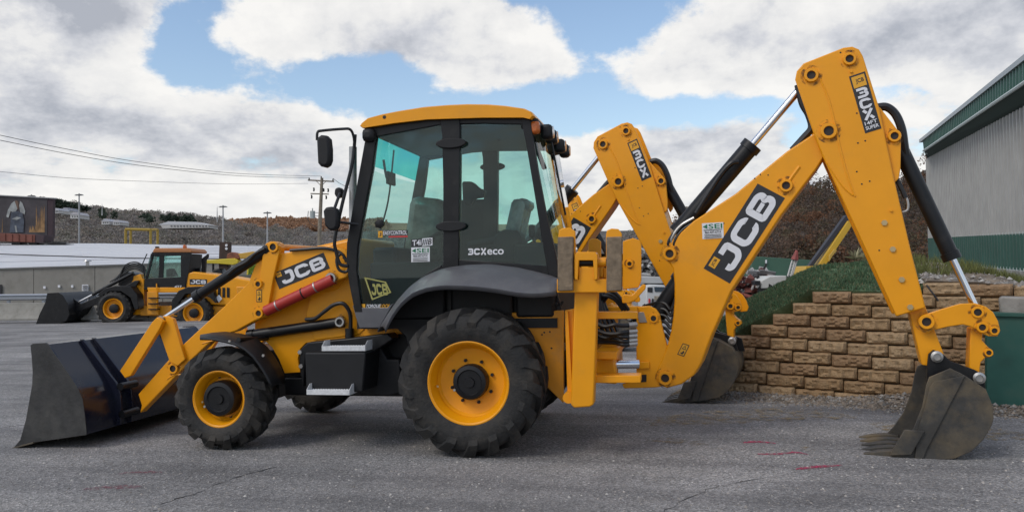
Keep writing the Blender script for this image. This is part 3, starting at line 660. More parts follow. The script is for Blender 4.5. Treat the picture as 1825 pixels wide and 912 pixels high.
# stabilisers, folded up
def stab(side):
    y0 = -.02 if side == 0 else 2.32; d = 1 if side == 0 else -1
    def P(pts, n0, n1):
        A = [MF.hit(a, b, 0) for a, b in pts]; return [Vector((a.x, y0+d*n0, a.z)) for a in A], [Vector((a.x, y0+d*n1, a.z)) for a in A]
    lg = MB().prism(*P([(1023, 516), (1064, 516), (1057, 722), (1050, 726), (1022, 728), (1016, 722)], .06, .22)).done('stabiliser_leg', YEL, MC, .01)
    MB().prism(*P([(1001, 555), (1018, 552), (1016, 722), (1006, 720)], .20, .30)).done('leg_guide', YEL, lg, .006)
    MB().prism(*P([(1004, 556), (1008, 556), (1016, 700), (1012, 722)], .17, .198)).done('guide_strip', YEL, lg, .003)
    c = MF.hit(1010, 712, 0); c.y = y0+d*.12; MB().cyl(c, c+Vector((0, d*.12, 0)), .045).done('pivot_pin', YEL, lg)
    ft = MB().prism(*P([(993, 497), (1083, 497), (1083, 521), (993, 521)], .0, .05))
    ft.prism(*P([(995, 420), (996, 410), (1004, 406), (1016, 406), (1025, 412), (1026, 500), (995, 500)], .02, .06)); ft.prism(*P([(1080, 418), (1082, 410), (1090, 407), (1102, 408), (1108, 416), (1109, 520), (1080, 520)], .02, .06))
    fo = ft.done('stabiliser_foot', YEL, lg, .006)
    for xs in ((996, 1023), (1082, 1109)):
        MB().prism(*P([(xs[0], 423), (xs[1], 422), (xs[1]-.5, 470), (xs[1], 517), (xs[0], 518)], -.05, .018)).done('street_pad', WOOD, lg, .006)
    br = MB().prism(*P([(1025, 453), (1030, 449), (1062, 449), (1066, 455), (1066, 497), (1060, 499), (1058, 464), (1033, 464), (1031, 499), (1025, 497)], -.03, .10)).prism(*P([(1032, 476), (1060, 476), (1060, 499), (1032, 499)], .0, .08)).done('foot_bracket', YEL, lg, .005)
    a = MF.hit(1032, 468, 0); b = MF.hit(1080, 467, 0); a.y = b.y = y0+d*.04; MB().cyl(a, a.lerp(b, .55), .03).done('foot_pin', BLK, lg); MB().cyl(a.lerp(b, .62), b, .036).done('foot_pin_collar', YEL, lg)
stab(0); stab(1)
# far foot seen between, back frame bars
plate('foot_side_plate', MC, MF, [(1110, 430), (1128, 424), (1140, 428), (1143, 436), (1143, 500), (1138, 512), (1110, 516)], .50, .53, YEL, .005)
boss(MC, MF, (1122, 470), .50, .03, .02)
bars = MB()
for px0, px1, p0, p1, n0, n1 in ((1060, 1136, 546, 556, 1.0, 1.14), (1060, 1136, 556, 568, .16, .30), (1057, 1142, 669, 682, .16, .36), (1057, 1142, 669, 682, 1.9, 2.1), (1060, 1099, 627, 640, .3, 2.0)):
    A = [MF.hit(a, b, n0) for a, b in ((px0, p0), (px1, p0), (px1, p1), (px0, p1))]
    bars.prism(A, [a+Vector((0, n1-n0, 0)) for a in A])
bars.done('hanger_frame', YEL, MC, .006)
plate('swing_casting', MC, MF, [(1059, 640), (1096, 637), (1098, 668), (1060, 670)], .55, 1.5, YEL, .02)
plate('hanger_plate', MC, MF, [(1063, 556), (1088, 540), (1098, 548), (1100, 600), (1099, 684), (1066, 682)], 1.05, 1.25, YELD, .008)
c0 = MF.hit(1090, 649, .72); c1 = MF.hit(1138, 648, .78); MB().cyl(c0, c1, .04).done('swing_rod', CHR, MC)
plate('clamp_arm', MC, MF, [(1108, 530), (1112, 524), (1126, 526), (1146, 506), (1151, 508), (1150, 515), (1133, 534), (1120, 540), (1109, 540)], .48, .55, YEL, .006)
for i, yy in enumerate((578, 590, 598, 606, 612)):
    p = [MF.hit(1062, yy-3, .62+.02*i), MF.hit(1078, yy+random.uniform(-4, 4), .6+.02*i), MF.hit(1096, yy+random.uniform(-3, 5), .58+.02*i), MF.hit(1112, yy+2, .6), MF.hit(1134, yy, .66)]
    hs = hose(MC, p, .018); q = smooth_path(p, 6)
    MB().cyl(q[-5], q[-1], .024, seg=8).done('hose_end', STL, hs)
for i in range(4):
    p = [MF.hit(1060+i*5, 520, .7+.1*i), MF.hit(1066+i*4, 545, .68+.1*i), MF.hit(1070+i*8, 575, .66+.1*i), MF.hit(1082+i*9, 610, .75)]
    hose(MC, p, .018)
for i in range(6):
    y_ = 545+i*11
    hose(MC, [BF.hit(1150, y_, .1-.02*i), BF.hit(1172, y_-6, -.02-.01*i), BF.hit(1186, y_-4, -.06), BF.hit(1196, y_+6, -.08), BF.hit(1204, y_-14, -.06)], .015)
for i in range(3):
    hose(MC, [MF.hit(1062+6*i, 540, .9), MF.hit(1075+8*i, 528-4*i, .85), MF.hit(1095+6*i, 533, .85), MF.hit(1110+5*i, 552, .9)], .016)
KPARTS = kingpost(MC)+dig_arm(MC)
# ------------------------------------------------------------------ cab
YN, YF = .36, 1.94
roofp = [(640, 224), (643, 219), (654, 210), (680, 203), (711, 197), (755, 190), (797, 186.5), (832, 185), (870, 185.5), (900, 188), (934, 193), (947, 199), (951, 206), (946, 212), (934, 209), (860, 209), (760, 212), (700, 219), (645, 228)]
A = [MF.hit(a, b, .31) for a, b in roofp]; cz = A[6].z
rf = MB(); rows = []
for y, k, dz in ((.31, .985, -.012), (.33, 1, 0), (.42, 1, .012), (.8, 1, .028), (1.15, 1, .034), (1.5, 1, .028), (1.88, 1, .012), (1.97, 1, 0), (1.99, .985, -.012)):
    top = max(p.z for p in A); q = []
    for p in A:
        hgt = (p.z-A[0].z+.03)/(top-A[0].z+.03)
        q.append(Vector((lerp(-.23, p.x, k), y, p.z+dz*max(0, hgt))))
    rows.append(q)
V = [rf.v(r_) for r_ in rows]
for i in range(len(V)-1):
    for j in range(len(A)): rf.f([V[i][j], V[i][(j+1) % len(A)], V[i+1][(j+1) % len(A)], V[i+1][j]])
rf.f(V[0]); rf.f(V[-1])
ROOF = rf.done('cab_roof', YEL, MC, ang=28)
holes(ROOF, MF, [(685, 209)], .309, .016)
lin = [(648, 230), (700, 221), (760, 214.5), (860, 212), (940, 212), (944, 222), (800, 224), (655, 238)]
MB().prism(*[[Vector((p.x, y, p.z)) for p in [MF.hit(a, b, .37) for a, b in lin]] for y in (.385, 1.915)]).done('headliner', GREY, ROOF, .004)
# side frames
def cabpl(nm, pts, d0, d1, m_, bev=.006, par=MC, far=True):
    A = [MF.hit(a, b, YN) for a, b in pts]; r_ = []
    for k in ((0, 1) if far else (0,)):
        y0, y1 = (YN+d0, YN+d1) if k == 0 else (YF-d0, YF-d1)
        r_.append(MB().prism([Vector((p.x, y0, p.z)) for p in A], [Vector((p.x, y1, p.z)) for p in A]).done(nm, m_, par, bev))
    return r_
cabpl('front_pillar', [(654, 229), (672, 226), (663, 300), (650, 370), (637, 440), (635, 480), (641, 530), (646, 556), (632, 556), (622, 505), (617, 465), (618, 432), (630, 360), (643, 290)], 0, .07, BLK)
cabpl('centre_pillar', [(784, 214), (820, 212), (819, 330), (817, 470), (819, 486), (780, 490), (790, 470), (790, 330), (788, 240)], -.006, .08, BLK)
cabpl('rear_pillar', [(928, 210), (945, 211), (958, 300), (975, 390), (990, 450), (998, 494), (978, 494), (968, 440), (950, 330), (938, 260)], 0, .07, BLK)
cabpl('roof_rail', [(654, 228), (760, 213.5), (860, 211), (945, 211), (940, 222), (860, 220), (786, 222), (668, 244)], .003, .075, BLK)
cabpl('door_sill', [(628, 544), (646, 548), (690, 548), (700, 540), (690, 560), (676, 584), (640, 584), (634, 566)], .003, .12, GRYP)
cabpl('lower_rail', [(817, 462), (975, 474), (996, 492), (900, 482), (817, 478)], .003, .06, BLK)
cabpl('door_lower_rail', [(694, 548), (728, 512), (760, 487), (786, 472), (786, 488), (760, 496), (735, 515), (703, 552)], .003, .05, BLK)
for p in ((803, 255), (803, 403)):
    c = MF.hit(*p, YN-.03)
    for y in (YN-.03, YF+.03):
        mb = MB(); k = 24
        for yy in (y, y+.03):
            pass
        ring = [Vector((c.x+.135*math.cos(2*math.pi*i/k)*(1 if abs(math.cos(2*math.pi*i/k)) < .9 else 1), y, c.z+.045*math.sin(2*math.pi*i/k))) for i in range(k)]
        mb.prism(ring, [q+Vector((0, .03 if y < 1 else -.03, 0)) for q in ring]).done('hinge_cover', PLA, MC, .008)
# glazing
def pane(nm, pts, m_, dy=.02, far=False):
    A = [MF.hit(a, b, YN) for a, b in pts]
    return MB().prism([Vector((p.x, (YN+dy) if not far else YF-dy, p.z)) for p in A], [Vector((p.x, (YN+dy+.004) if not far else YF-dy-.004, p.z)) for p in A]).done(nm, m_, MC, smooth=False)
doorp = [(668, 238), (786, 219), (789, 240), (789, 478), (760, 490), (732, 512), (700, 545), (690, 550), (646, 548), (637, 500), (634, 465), (638, 440), (652, 365)]
qtrp = [(818, 219), (940, 220), (952, 300), (970, 400), (982, 478), (900, 476), (818, 468)]
DG = pane('door_glass', doorp, GLD); QG = pane('quarter_glass', qtrp, GLD); pane('door_glass', doorp, GL, far=True); pane('quarter_glass', qtrp, GL, far=True)
def wall_x(nm, pts, m_, th=.004):
    A = [MF.hit(a, b, YN) for a, b in pts]; o = MB()
    r0 = [[Vector((p.x+bx_, y, p.z)) for p in A] for y, bx_ in ((YN+.03, 0), (YN+.12, (-.05 if nm == 'windscreen' else .03)), (YC, (-.09 if nm == 'windscreen' else .04)), (YF-.12, (-.05 if nm == 'windscreen' else .03)), (YF-.03, 0))]
    return o.grid(r0).done(nm, m_, MC)
wall_x('windscreen', [(645, 292), (632, 360), (620, 432), (619, 465), (630, 540)], GLW); wall_x('windscreen_tint', [(654, 232), (645, 292)], GLT)
RG = wall_x('rear_window', [(946, 222), (958, 300), (975, 390), (992, 462)], GL)
# interior
def ib(nm, pts, y0, y1, m_, bev=.02): return MB().prism(*[[Vector((p.x, y, p.z)) for p in [MF.hit(a, b, YC) for a, b in pts]] for y in (y0, y1)]).done(nm, m_, MC, bev)
MB().bx(-1.1, .68, .42, 1.88, 1.02, 1.10).done('cab_floor', PLA, MC)
MB().bx(.32, .66, .43, 1.87, 1.1, 1.74).bx(-.25, .3, .43, .62, 1.1, 1.46).bx(-.25, .3, 1.68, 1.87, 1.1, 1.46).done('seat_pedestal', PLA, MC, .03)
MB().bx(-1.02, -.80, .6, 1.7, 1.1, 1.74).done('dashboard', PLA, MC, .03)
MB().bx(-.98, -.22, 1.875, 1.90, 1.1, 2.26).done('added_dark_panel', PLA, MC, .02)  # opaque panel added inside the far door to darken the view through the glass
MB().bx(-.98, -.3, .43, .5, 1.1, 1.60).done('side_console', PLA, MC, .02)
S0 = Vector((.10, YC, 1.62)); rt = Matrix.Rotation(R(14), 3, 'Y')
sb = MB().box((-.04, YC, 1.56), (.5, .5, .14)).done('seat_cushion', SEAT, MC, .05)
MB().box((.20, YC, 1.86), (.13, .46, .62), rt).done('seat_backrest', PLST, MC, .05)
MB().box((.30, YC, 2.12), (.12, .34, .10), rt).done('headrest', PLST, MC, .04)
for y in (.86, 1.44): MB().box((.02, y, 1.78), (.42, .07, .06), Matrix.Rotation(R(-8), 3, 'Y')).done('armrest', SEAT, MC, .02)
cw = Vector((-.62, YC, 1.80)); tw = Matrix.Rotation(R(-32), 3, 'Y')
o = MB(); n_ = 28
o.tube([cw+tw @ Vector((.21*math.cos(2*math.pi*i/n_), .21*math.sin(2*math.pi*i/n_), 0)) for i in range(n_+1)], .018, 8)
o.cyl(cw, cw+tw @ Vector((-.21, 0, 0)), .014).cyl(cw, cw+tw @ Vector((.1, .18, 0)), .014).cyl(cw, cw+tw @ Vector((.1, -.18, 0)), .014)
o.done('steering_wheel', PLA, MC)
MB().cyl(cw, (-.86, YC, 1.30), .05).done('steering_column', PLA, MC)
for y in (.92, 1.38):
    lv = hose(MC, [(.42, y, 1.46), (.44, y, 1.66), (.40, y, 1.82)], .014, 'control_lever'); MB().box((.395, y, 1.86), (.06, .06, .12)).done('lever_grip', PLA, lv, .02)
ib('rear_console', [(905, 425), (920, 414), (945, 416), (953, 440), (950, 470), (900, 470)], .55, .80, PLA)
MB().box((-.70, 1.35, 1.92), (.36, .5, .62), Matrix.Rotation(R(8), 3, 'Y')).done('tan_reflection_box', mat('painted_tan_reflection', (.16, .145, .12), .25, var=.6, vscale=7, bump=1., bscale=8), MC, .08)  # added box, its tan colour stands in for a reflection in the door glass
ib('monitor', [(820, 322), (838, 322), (850, 333), (862, 338), (858, 350), (842, 352), (835, 366), (822, 360)], 1.2, 1.32, PLA)
hose(MC, [(-.95, .75, 2.55), (-.93, .76, 2.4), (-.9, .78, 2.32)], .012, 'sun_visor_arm')
MB().box((-.90, .80, 2.38), (.03, .2, .12)).done('interior_mirror', PLA, MC, .01)
MB().lathe([(.03, 0), (.03, -.012), (.0001, -.012)], MF.hit(889, 245, YC), (0, 1, 0), 14).done('roof_vent', PLA, MC)
hose(MC, [(-.99, 1.15, 2.7), (-1.04, 1.1, 2.2), (-1.12, 1.02, 1.85)], .009, 'wiper_arm')
hose(MC, [(.61, .8, 2.64), (.66, .85, 2.3), (.70, .95, 2.0)], .009, 'wiper_arm')
MB().box((.52, .62, 2.52), (.04, .05, .30), Matrix.Rotation(R(-20), 3, 'Y')).done('coat_bracket', PLA, MC, .01)
# rear lamps under the roof
rx = MF.hit(948, 210, YN).x; rz = MF.hit(948, 214, YN).z
vis = MB().bx(rx-.10, rx+.05, .37, 1.93, rz-.075, rz+.02).done('rear_visor', PLA, ROOF, .02)
for i, y in enumerate((.60, .86, 1.40, 1.72)):
    l_ = MB().box((rx+.09, y, rz-.07), (.10, .14, .13)).done('work_lamp', PLA, ROOF, .03); MB().lathe([(.055, .052), (.05, .058), (.0001, .06)], (rx+.09, y, rz-.07), (1, 0, 0), 18).done('lamp_lens', LAMP, l_)
l_ = MB().box((rx+.02, .40, rz-.06), (.08, .08, .11)).done('indicator', AMB, ROOF, .025)
MB().box((-.93, .36, MF.hit(650, 240, YN).z-.01), (.12, .12, .12)).done('front_lamp_housing', PLA, ROOF, .04)
# window lettering
decal('window_lettering', QG, MF, YN+.019, (834, 455), (898, 454), (834, 442), [('gly', '3CX', (0, .05, .52, .95), 1), ('txt', 'eco', (.54, .05, 1, .8), 1)], DM)
decal('window_sticker', DG, MF, YN+.019, (674, 424), (727, 423), (674, 411), [('rect', 0, (0, .05, .15, .95), 2), ('txt', 'J', (.04, .25, .11, .75), 0), ('rect', 0, (.16, .3, 1, 1), 0), ('txt', 'EASYCONTROL', (.18, .38, .98, .94), 1), ('rect', 0, (.36, .02, 1, .24), 4)], DM)
decal('window_sticker', DG, MF, YN+.019, (733, 440), (771, 437), (733, 426.5), [('rect', 0, (0, 0, .52, 1), 0), ('txt', 'T4i', (.05, .12, .48, .88), 1), ('rect', 0, (.52, 0, 1, 1), 1), ('txt', 'IIIB', (.55, .12, .97, .88), 0, .12)], DM)
sei(DG, MF, YN+.019, (733, 467), (766, 466), (733, 441))
decal('door_emblem', DG, MF, YN+.019, (650, 535), (699, 535), (650, 494), [('loop', [(0, 1), (.78, .80), (.97, .34), (.28, .02)], (0.02, .03, .96, .97), 5), ('gly', 'JCB', (.24, .22, .84, .72), 5, -.12)], DM)
decal('door_lettering', DG, MF, YN+.019, (645, 549.5), (695, 549), (645, 541.5), [('rect', 0, (0, 0, .12, 1), 2), ('txt', 'TORQUE', (.15, .1, .66, .9), 1, .1), ('txt', 'LOCK', (.67, .1, 1, .9), 2, .1)], DM)
MB().lathe([(.042, 0), (.042, -.02), (.02, -.03), (.0001, -.03)], MF.hit(677, 399, YN+.019), (0, 1, 0), 6).done('door_latch', PLA, DG)
# mirrors, rails, exhaust
mp = lambda a, b, n: MF.hit(a, b, n)
mo = hose(MC, [mp(632, 262, .30), mp(630, 243, .26), mp(624, 231, .22), mp(610, 230, .18), mp(575, 233, .12), mp(566, 236, .10), mp(565, 250, .10)], .012, 'mirror_arm')
hd = [(563, 250), (565, 243), (571, 240), (580, 241), (586, 247), (588, 265), (588, 285), (585, 295), (578, 298), (570, 296), (565, 290)]
plate('mirror_head', MC, MF, hd, .06, .15, PLA, .025); 
hd2 = [(575, 376), (579, 369), (590, 368), (600, 372), (602, 385), (601, 403), (596, 410), (586, 411), (578, 402)]
plate('mirror_head', MC, MF, hd2, .12, .20, PLA, .02)
hose(MC, [mp(596, 372, .2), mp(602, 355, .3), mp(606, 345, .36)], .014, 'mirror_arm')
hose(MC, [mp(633, 240, .33), mp(628, 290, .32), mp(612, 355, .3), mp(597, 424, .3), mp(599, 448, .32), mp(606, 470, .34), mp(620, 474, .36)], .016, 'grab_rail')
plate('lamp_head', MC, MF, [(596, 336), (603, 333), (609, 338), (608, 350), (600, 353), (595, 346)], .5, .58, PLA, .015)
ex0 = mp(628, 400, .62); ex1 = mp(629, 262, .62)
MB().cyl(ex0-Vector((0, 0, .3)), ex1, .035).done('exhaust_stack', mat('exhaust_steel', (.35, .35, .34), .45, .7, var=.2), MC)
for p, q in (((598, 395), (640, 400)),): hose(MC, [mp(*p, .3), mp(*q, .37)], .012, 'mirror_stay')
for p in ((618, 432), (620, 458)):
    pass
hose(MC, [mp(607, 452, .45), mp(600, 462, .44), mp(604, 480, .44), mp(618, 484, .45), mp(622, 470, .46), mp(612, 458, .46)], .013, 'coiled_hose')
# ------------------------------------------------------------------ the backhoes parked behind (their digging arms show)
def rear_machine(T, label, bucket=True):
    T = Vector(T); rt_ = thing('backhoe_loader', (1.2+T.x, 1.15+T.y, T.z), label, 'backhoe loader', 'backhoe loaders in the row')
    return rt_, T
TMP = thing('arm_prototype', (0, 0, 0), 'x', 'x')
PROTO = kingpost(TMP)+dig_arm(TMP, False)
RM = []
for T, lab in (((-1.90, 2.60, -.06), 'yellow backhoe loader second in the row, its raised digging arm showing behind the front machine'),
               ((-3.42, 9.4, -.2), 'yellow backhoe loader farthest back, only the top of its arm showing behind the cab')):
    rt_, T = rear_machine(T, lab); RM.append(rt_)
    for p in PROTO:
        c = copy_tree(p, rt_); c.location = T-rt_.location
        if p.name.split('.')[0] in ('dipper', 'inner_stick', 'bucket_link', 'tipping_link', 'bucket_ram', 'bucket', 'ribbed_hose', 'steel_pipe') and not (p.name.startswith('steel_pipe') and p.bound_box[0][0] < 2.2):
            pv = BF.hit(1477, 234, 0); c.matrix_local = Matrix.Translation(T-rt_.location+pv) @ Matrix.Rotation(R(-6.5), 4, BF.N) @ Matrix.Translation(-pv)
    # rear frame with stabiliser posts carrying the arm
    def Q(x, y, z): return Vector((x, y, z))+T
    MB().prism([Q(.95, .45, .5), Q(1.32, .45, .5), Q(1.32, .45, 1.2), Q(.95, .45, 1.2)], [Q(.95, 1.85, .5), Q(1.32, 1.85, .5), Q(1.32, 1.85, 1.2), Q(.95, 1.85, 1.2)]).done('hanger_frame', YELD, rt_, .01)
    for y in (.1, 2.0):
        MB().prism([Q(.98, y, .42), Q(1.16, y, .42), Q(1.16, y, 1.75), Q(.98, y, 1.75)], [Q(.98, y+.16, .42), Q(1.16, y+.16, .42), Q(1.16, y+.16, 1.75), Q(.98, y+.16, 1.75)]).done('stabiliser_leg', YEL, rt_, .01)
for p in PROTO:
    for ch in list(p.children): bpy.data.objects.remove(ch)
    bpy.data.objects.remove(p)
bpy.data.objects.remove(TMP)

# ------------------------------------------------------------------ ground
def gz(y): return -.0135*max(0, y-1.8) if y < 45 else -.583-.05*min(45, y-45)
def ground():
    xs = [-2500, -800, -300, -120, -60, -35]+[-22+i*1.0 for i in range(45)]+[30, 45, 80, 200, 700, 2500]
    ys = [-400, -60, -20, -10, -6, -3, 0, 1.8, 3, 5, 8, 12, 18, 25, 33, 40, 45, 55, 70, 90, 140, 300, 900, 3000]
    mb = MB(); mb.grid([[Vector((x, y, gz(y))) for x in xs] for y in ys])
    m_ = bpy.data.materials.new('gravelly_asphalt'); m_.use_nodes = True; nt = m_.node_tree; N = nt.nodes; L = nt.links; p = N['Principled BSDF']; p.inputs['Roughness'].default_value = .9; p.inputs['Specular IOR Level'].default_value = .25
    tc = N.new('ShaderNodeTexCoord').outputs['Object']
    def nz(s_, d=6, r_=.6):
        t = N.new('ShaderNodeTexNoise'); t.inputs['Scale'].default_value = s_; t.inputs['Detail'].default_value = d; t.inputs['Roughness'].default_value = r_; L.new(tc, t.inputs['Vector']); return t.outputs[0]
    def vo(s_, ft='F1', out='Distance'):
        t = N.new('ShaderNodeTexVoronoi'); t.feature = ft; t.inputs['Scale'].default_value = s_; L.new(tc, t.inputs['Vector']); return t.outputs[out]
    def rp(src, st):
        c = N.new('ShaderNodeValToRGB'); L.new(src, c.inputs[0]); e = c.color_ramp
        e.elements[0].position, e.elements[0].color = st[0][0], (*st[0][1], 1); e.elements[1].position, e.elements[1].color = st[-1][0], (*st[-1][1], 1)
        for a, b in st[1:-1]: x = e.elements.new(a); x.color = (*b, 1)
        return c.outputs[0]
    def mx(f, a, b, bt='MIX'):
        x = N.new('ShaderNodeMix'); x.data_type = 'RGBA'; x.blend_type = bt
        if isinstance(f, float): x.inputs[0].default_value = f
        else: L.new(f, x.inputs[0])
        for v_, i in ((a, 6), (b, 7)):
            if isinstance(v_, tuple): x.inputs[i].default_value = (*v_, 1)
            else: L.new(v_, x.inputs[i])
        return x.outputs[2]
    base = rp(nz(.7, 6), [(.3, (.18, .174, .17)), (.5, (.245, .237, .231)), (.7, (.315, .303, .294))])
    spk = rp(vo(70, 'F1', 'Color'), [(.12, (.5, .5, .5)), (.5, (.95, .95, .95)), (.75, (1.15, 1.15, 1.15)), (.92, (1.75, 1.72, 1.68))])
    spk2 = rp(vo(170, 'F1', 'Color'), [(.0, (.6, .6, .6)), (.5, (1, 1, 1)), (1, (1.6, 1.6, 1.6))])
    c = mx(.9, base, spk, 'MULTIPLY'); c = mx(.8, c, spk2, 'MULTIPLY')
    st_ = rp(nz(.28, 4), [(.50, (0, 0, 0)), (.62, (1, 1, 1))]); c = mx(st_, c, mx(.35, c, (.12, .115, .115)))
    ed = rp(nz(1.9, 8, .7), [(.55, (0, 0, 0)), (.75, (.5, .5, .5))]); c = mx(ed, c, (.28, .26, .235))
    mp = N.new('ShaderNodeMapping'); mp.inputs['Scale'].default_value = (.25, 2.6, 1); mp.inputs['Rotation'].default_value = (0, 0, .12); L.new(tc, mp.inputs[0])
    tn = N.new('ShaderNodeTexNoise'); tn.inputs['Scale'].default_value = .8; tn.inputs['Detail'].default_value = 5; L.new(mp.outputs[0], tn.inputs['Vector'])
    c = mx(.75, c, rp(tn.outputs[0], [(.36, (.66, .66, .67)), (.52, (1, 1, 1)), (.68, (1.16, 1.15, 1.13))]), 'MULTIPLY')
    L.new(c, p.inputs['Base Color'])
    b = N.new('ShaderNodeBump'); b.inputs['Strength'].default_value = .55; b.inputs['Distance'].default_value = .012
    ad = N.new('ShaderNodeMath'); ad.operation = 'ADD'; L.new(vo(70), ad.inputs[0]); L.new(nz(35, 4), ad.inputs[1]); L.new(ad.outputs[0], b.inputs['Height']); L.new(b.outputs[0], p.inputs['Normal'])
    o = mb.done('ground', m_, smooth=False); return tag(o, kind='structure')
GR = ground()
def gp(px, py, z=0):
    d = ray(px, py); t = (z-CAM.z)/d.z; return CAM+d*t
# sprayed marks, crack, stain
def alpha_mat(name, col, lo, hi, scale):
    m_ = mat(name, col, .85); nt = m_.node_tree; N = nt.nodes; L = nt.links
    t = N.new('ShaderNodeTexNoise'); t.inputs['Scale'].default_value = scale; t.inputs['Detail'].default_value = 6; t.inputs['Roughness'].default_value = .7
    tc = N.new('ShaderNodeTexCoord'); L.new(tc.outputs['Object'], t.inputs['Vector'])
    r_ = N.new('ShaderNodeMapRange'); L.new(t.outputs[0], r_.inputs[0]); r_.inputs[1].default_value = lo; r_.inputs[2].default_value = hi
    L.new(r_.outputs[0], N['Principled BSDF'].inputs['Alpha']); return m_
RMK = alpha_mat('sprayed_red_paint', (.40, .03, .09), .37, .60, 34); RMK2 = alpha_mat('faded_red_paint', (.25, .06, .09), .44, .70, 30); YMK = alpha_mat('tan_spill', (.30, .22, .11), .46, .72, 9)
def mark(px, mt, hw, name):
    P = smooth_path([gp(*p) for p in px], 6); mb = MB(); fw_ = Vector((-math.sin(HEAD), math.cos(HEAD), 0))
    a = []; b = []
    for i, q in enumerate(P):
        e = hw*(.55+.45*math.sin(math.pi*min(1, max(0, i/(len(P)-1))*1.0)))*random.uniform(.7, 1.2)
        a.append(q-fw_*e+Vector((0, 0, .004))); b.append(q+fw_*e+Vector((0, 0, .004)))
    return mb.grid([a, b]).done(name, mt, GR, smooth=False)
mark([(1324, 789), (1350, 787), (1382, 790)], RMK, .035, 'paint_mark'); mark([(1350, 809), (1385, 809), (1418, 806), (1440, 810)], RMK, .028, 'paint_mark'); mark([(1418, 836), (1455, 832), (1500, 829)], RMK, .032, 'paint_mark')
mark([(150, 872), (200, 868), (250, 868)], RMK2, .05, 'paint_mark'); mark([(212, 844), (250, 841), (288, 842)], RMK2, .04, 'paint_mark')
mark([(1150, 782), (1200, 786), (1260, 790)], YMK, .12, 'spill'); mark([(1150, 752), (1260, 745), (1400, 738), (1520, 742)], YMK, .34, 'spill'); mark([(1560, 760), (1700, 770), (1830, 775)], YMK, .3, 'spill'); mark([(1432, 800), (1445, 800), (1456, 803)], YMK, .1, 'spill')
def crack(px, r_=.006):
    P = smooth_path([gp(*p) for p in px], 5); mb = MB(); a = []; b = []
    for q in P:
        q = q+Vector((random.uniform(-.02, .02), random.uniform(-.02, .02), .003)); e = random.uniform(.3, 1.5)*r_; a.append(q+Vector((e*.5, -e, 0))); b.append(q+Vector((-e*.5, e, 0)))
    mb.grid([a, b]).done('crack', mat('crack_shadow', (.03, .03, .03), .95), GR, smooth=False)
crack([(270, 915), (300, 893), (345, 880), (390, 862), (440, 846), (500, 830)]); crack([(1180, 915), (1240, 880), (1300, 862), (1380, 850)], .003); crack([(0, 762), (30, 758), (60, 756)], .006)
STN = [mat('loose_stone', (.26, .235, .21), .9, var=.4, vscale=20, isl=.5), mat('pale_stone', (.36, .34, .31), .9, isl=.4)]
def stones(name, n, pos, smin, smax, label=None, par=None, m_=None):
    mb = MB()
    for i in range(n):
        p = pos(); s_ = smin+(smax-smin)*random.random()**3; mb.mi = 0 if random.random() < .7 else 1
        top = [Vector((math.cos(a+random.uniform(-.3, .3))*s_*random.uniform(.7, 1.1), math.sin(a)*s_*random.uniform(.7, 1.1), -s_*.1)) for a in (0, 1.25, 2.5, 3.75, 5.0)]
        v = mb.v([p+q for q in top]); t = mb.b.verts.new(p+Vector((random.uniform(-.3, .3)*s_, random.uniform(-.3, .3)*s_, s_*random.uniform(.4, .8))))
        for j in range(5): mb.f([v[j], v[(j+1) % 5], t])
    o = mb.done(name, m_ or STN, par, smooth=False, recalc=False); o['kind'] = 'stuff'
    if label: o['label'] = label; o['category'] = 'gravel'
    return o
def gpos():
    while 1:
        p = gp(random.uniform(-60, 1900), random.uniform(700, 930)**1)
        if p.y < 6: return Vector((p.x, p.y, gz(p.y)))
stones('loose_gravel', 4200, gpos, .004, .016, 'fine loose gravel scattered over the grey yard surface')
def heap():
    s_ = random.uniform(-1.4, 2.4); n_ = -abs(random.gauss(0, .42)); p = WF.P(s_, n_-.03, 0); h = max(0, 1+n_/.75)
    k = .05+.14*max(0, min(1, (s_-.2)/1.2)); p.z = gz(p.y)+k*h*h-.01; return p
HST = [mat('rubble_stone', (.19, .155, .12), .9, var=.4, vscale=20, isl=.5), mat('rubble_grey', (.24, .225, .205), .9, isl=.5)]
stones('gravel_heap', 6500, heap, .008, .036, 'broken stone and rubble banked along the foot of the block wall', m_=HST)
rowsg = []
for n_ in (-1.1, -.8, -.6, -.45, -.3, -.15, -.02):
    rw = []
    for i in range(41):
        s_ = -1.7+i*.11; h = max(0, 1+n_/.75); k = .05+.14*max(0, min(1, (s_-.2)/1.2)); p = WF.P(s_, n_, 0); p.z = gz(p.y)-.02+k*h*h+random.uniform(0, .015)*(h > 0); rw.append(p)
    rowsg.append(rw)
tag(MB().grid(rowsg).done('gravel_bed', mat('rubble_soil', (.21, .165, .12), .95, var=.35, vscale=14, bump=.8, bscale=40)), kind='structure')

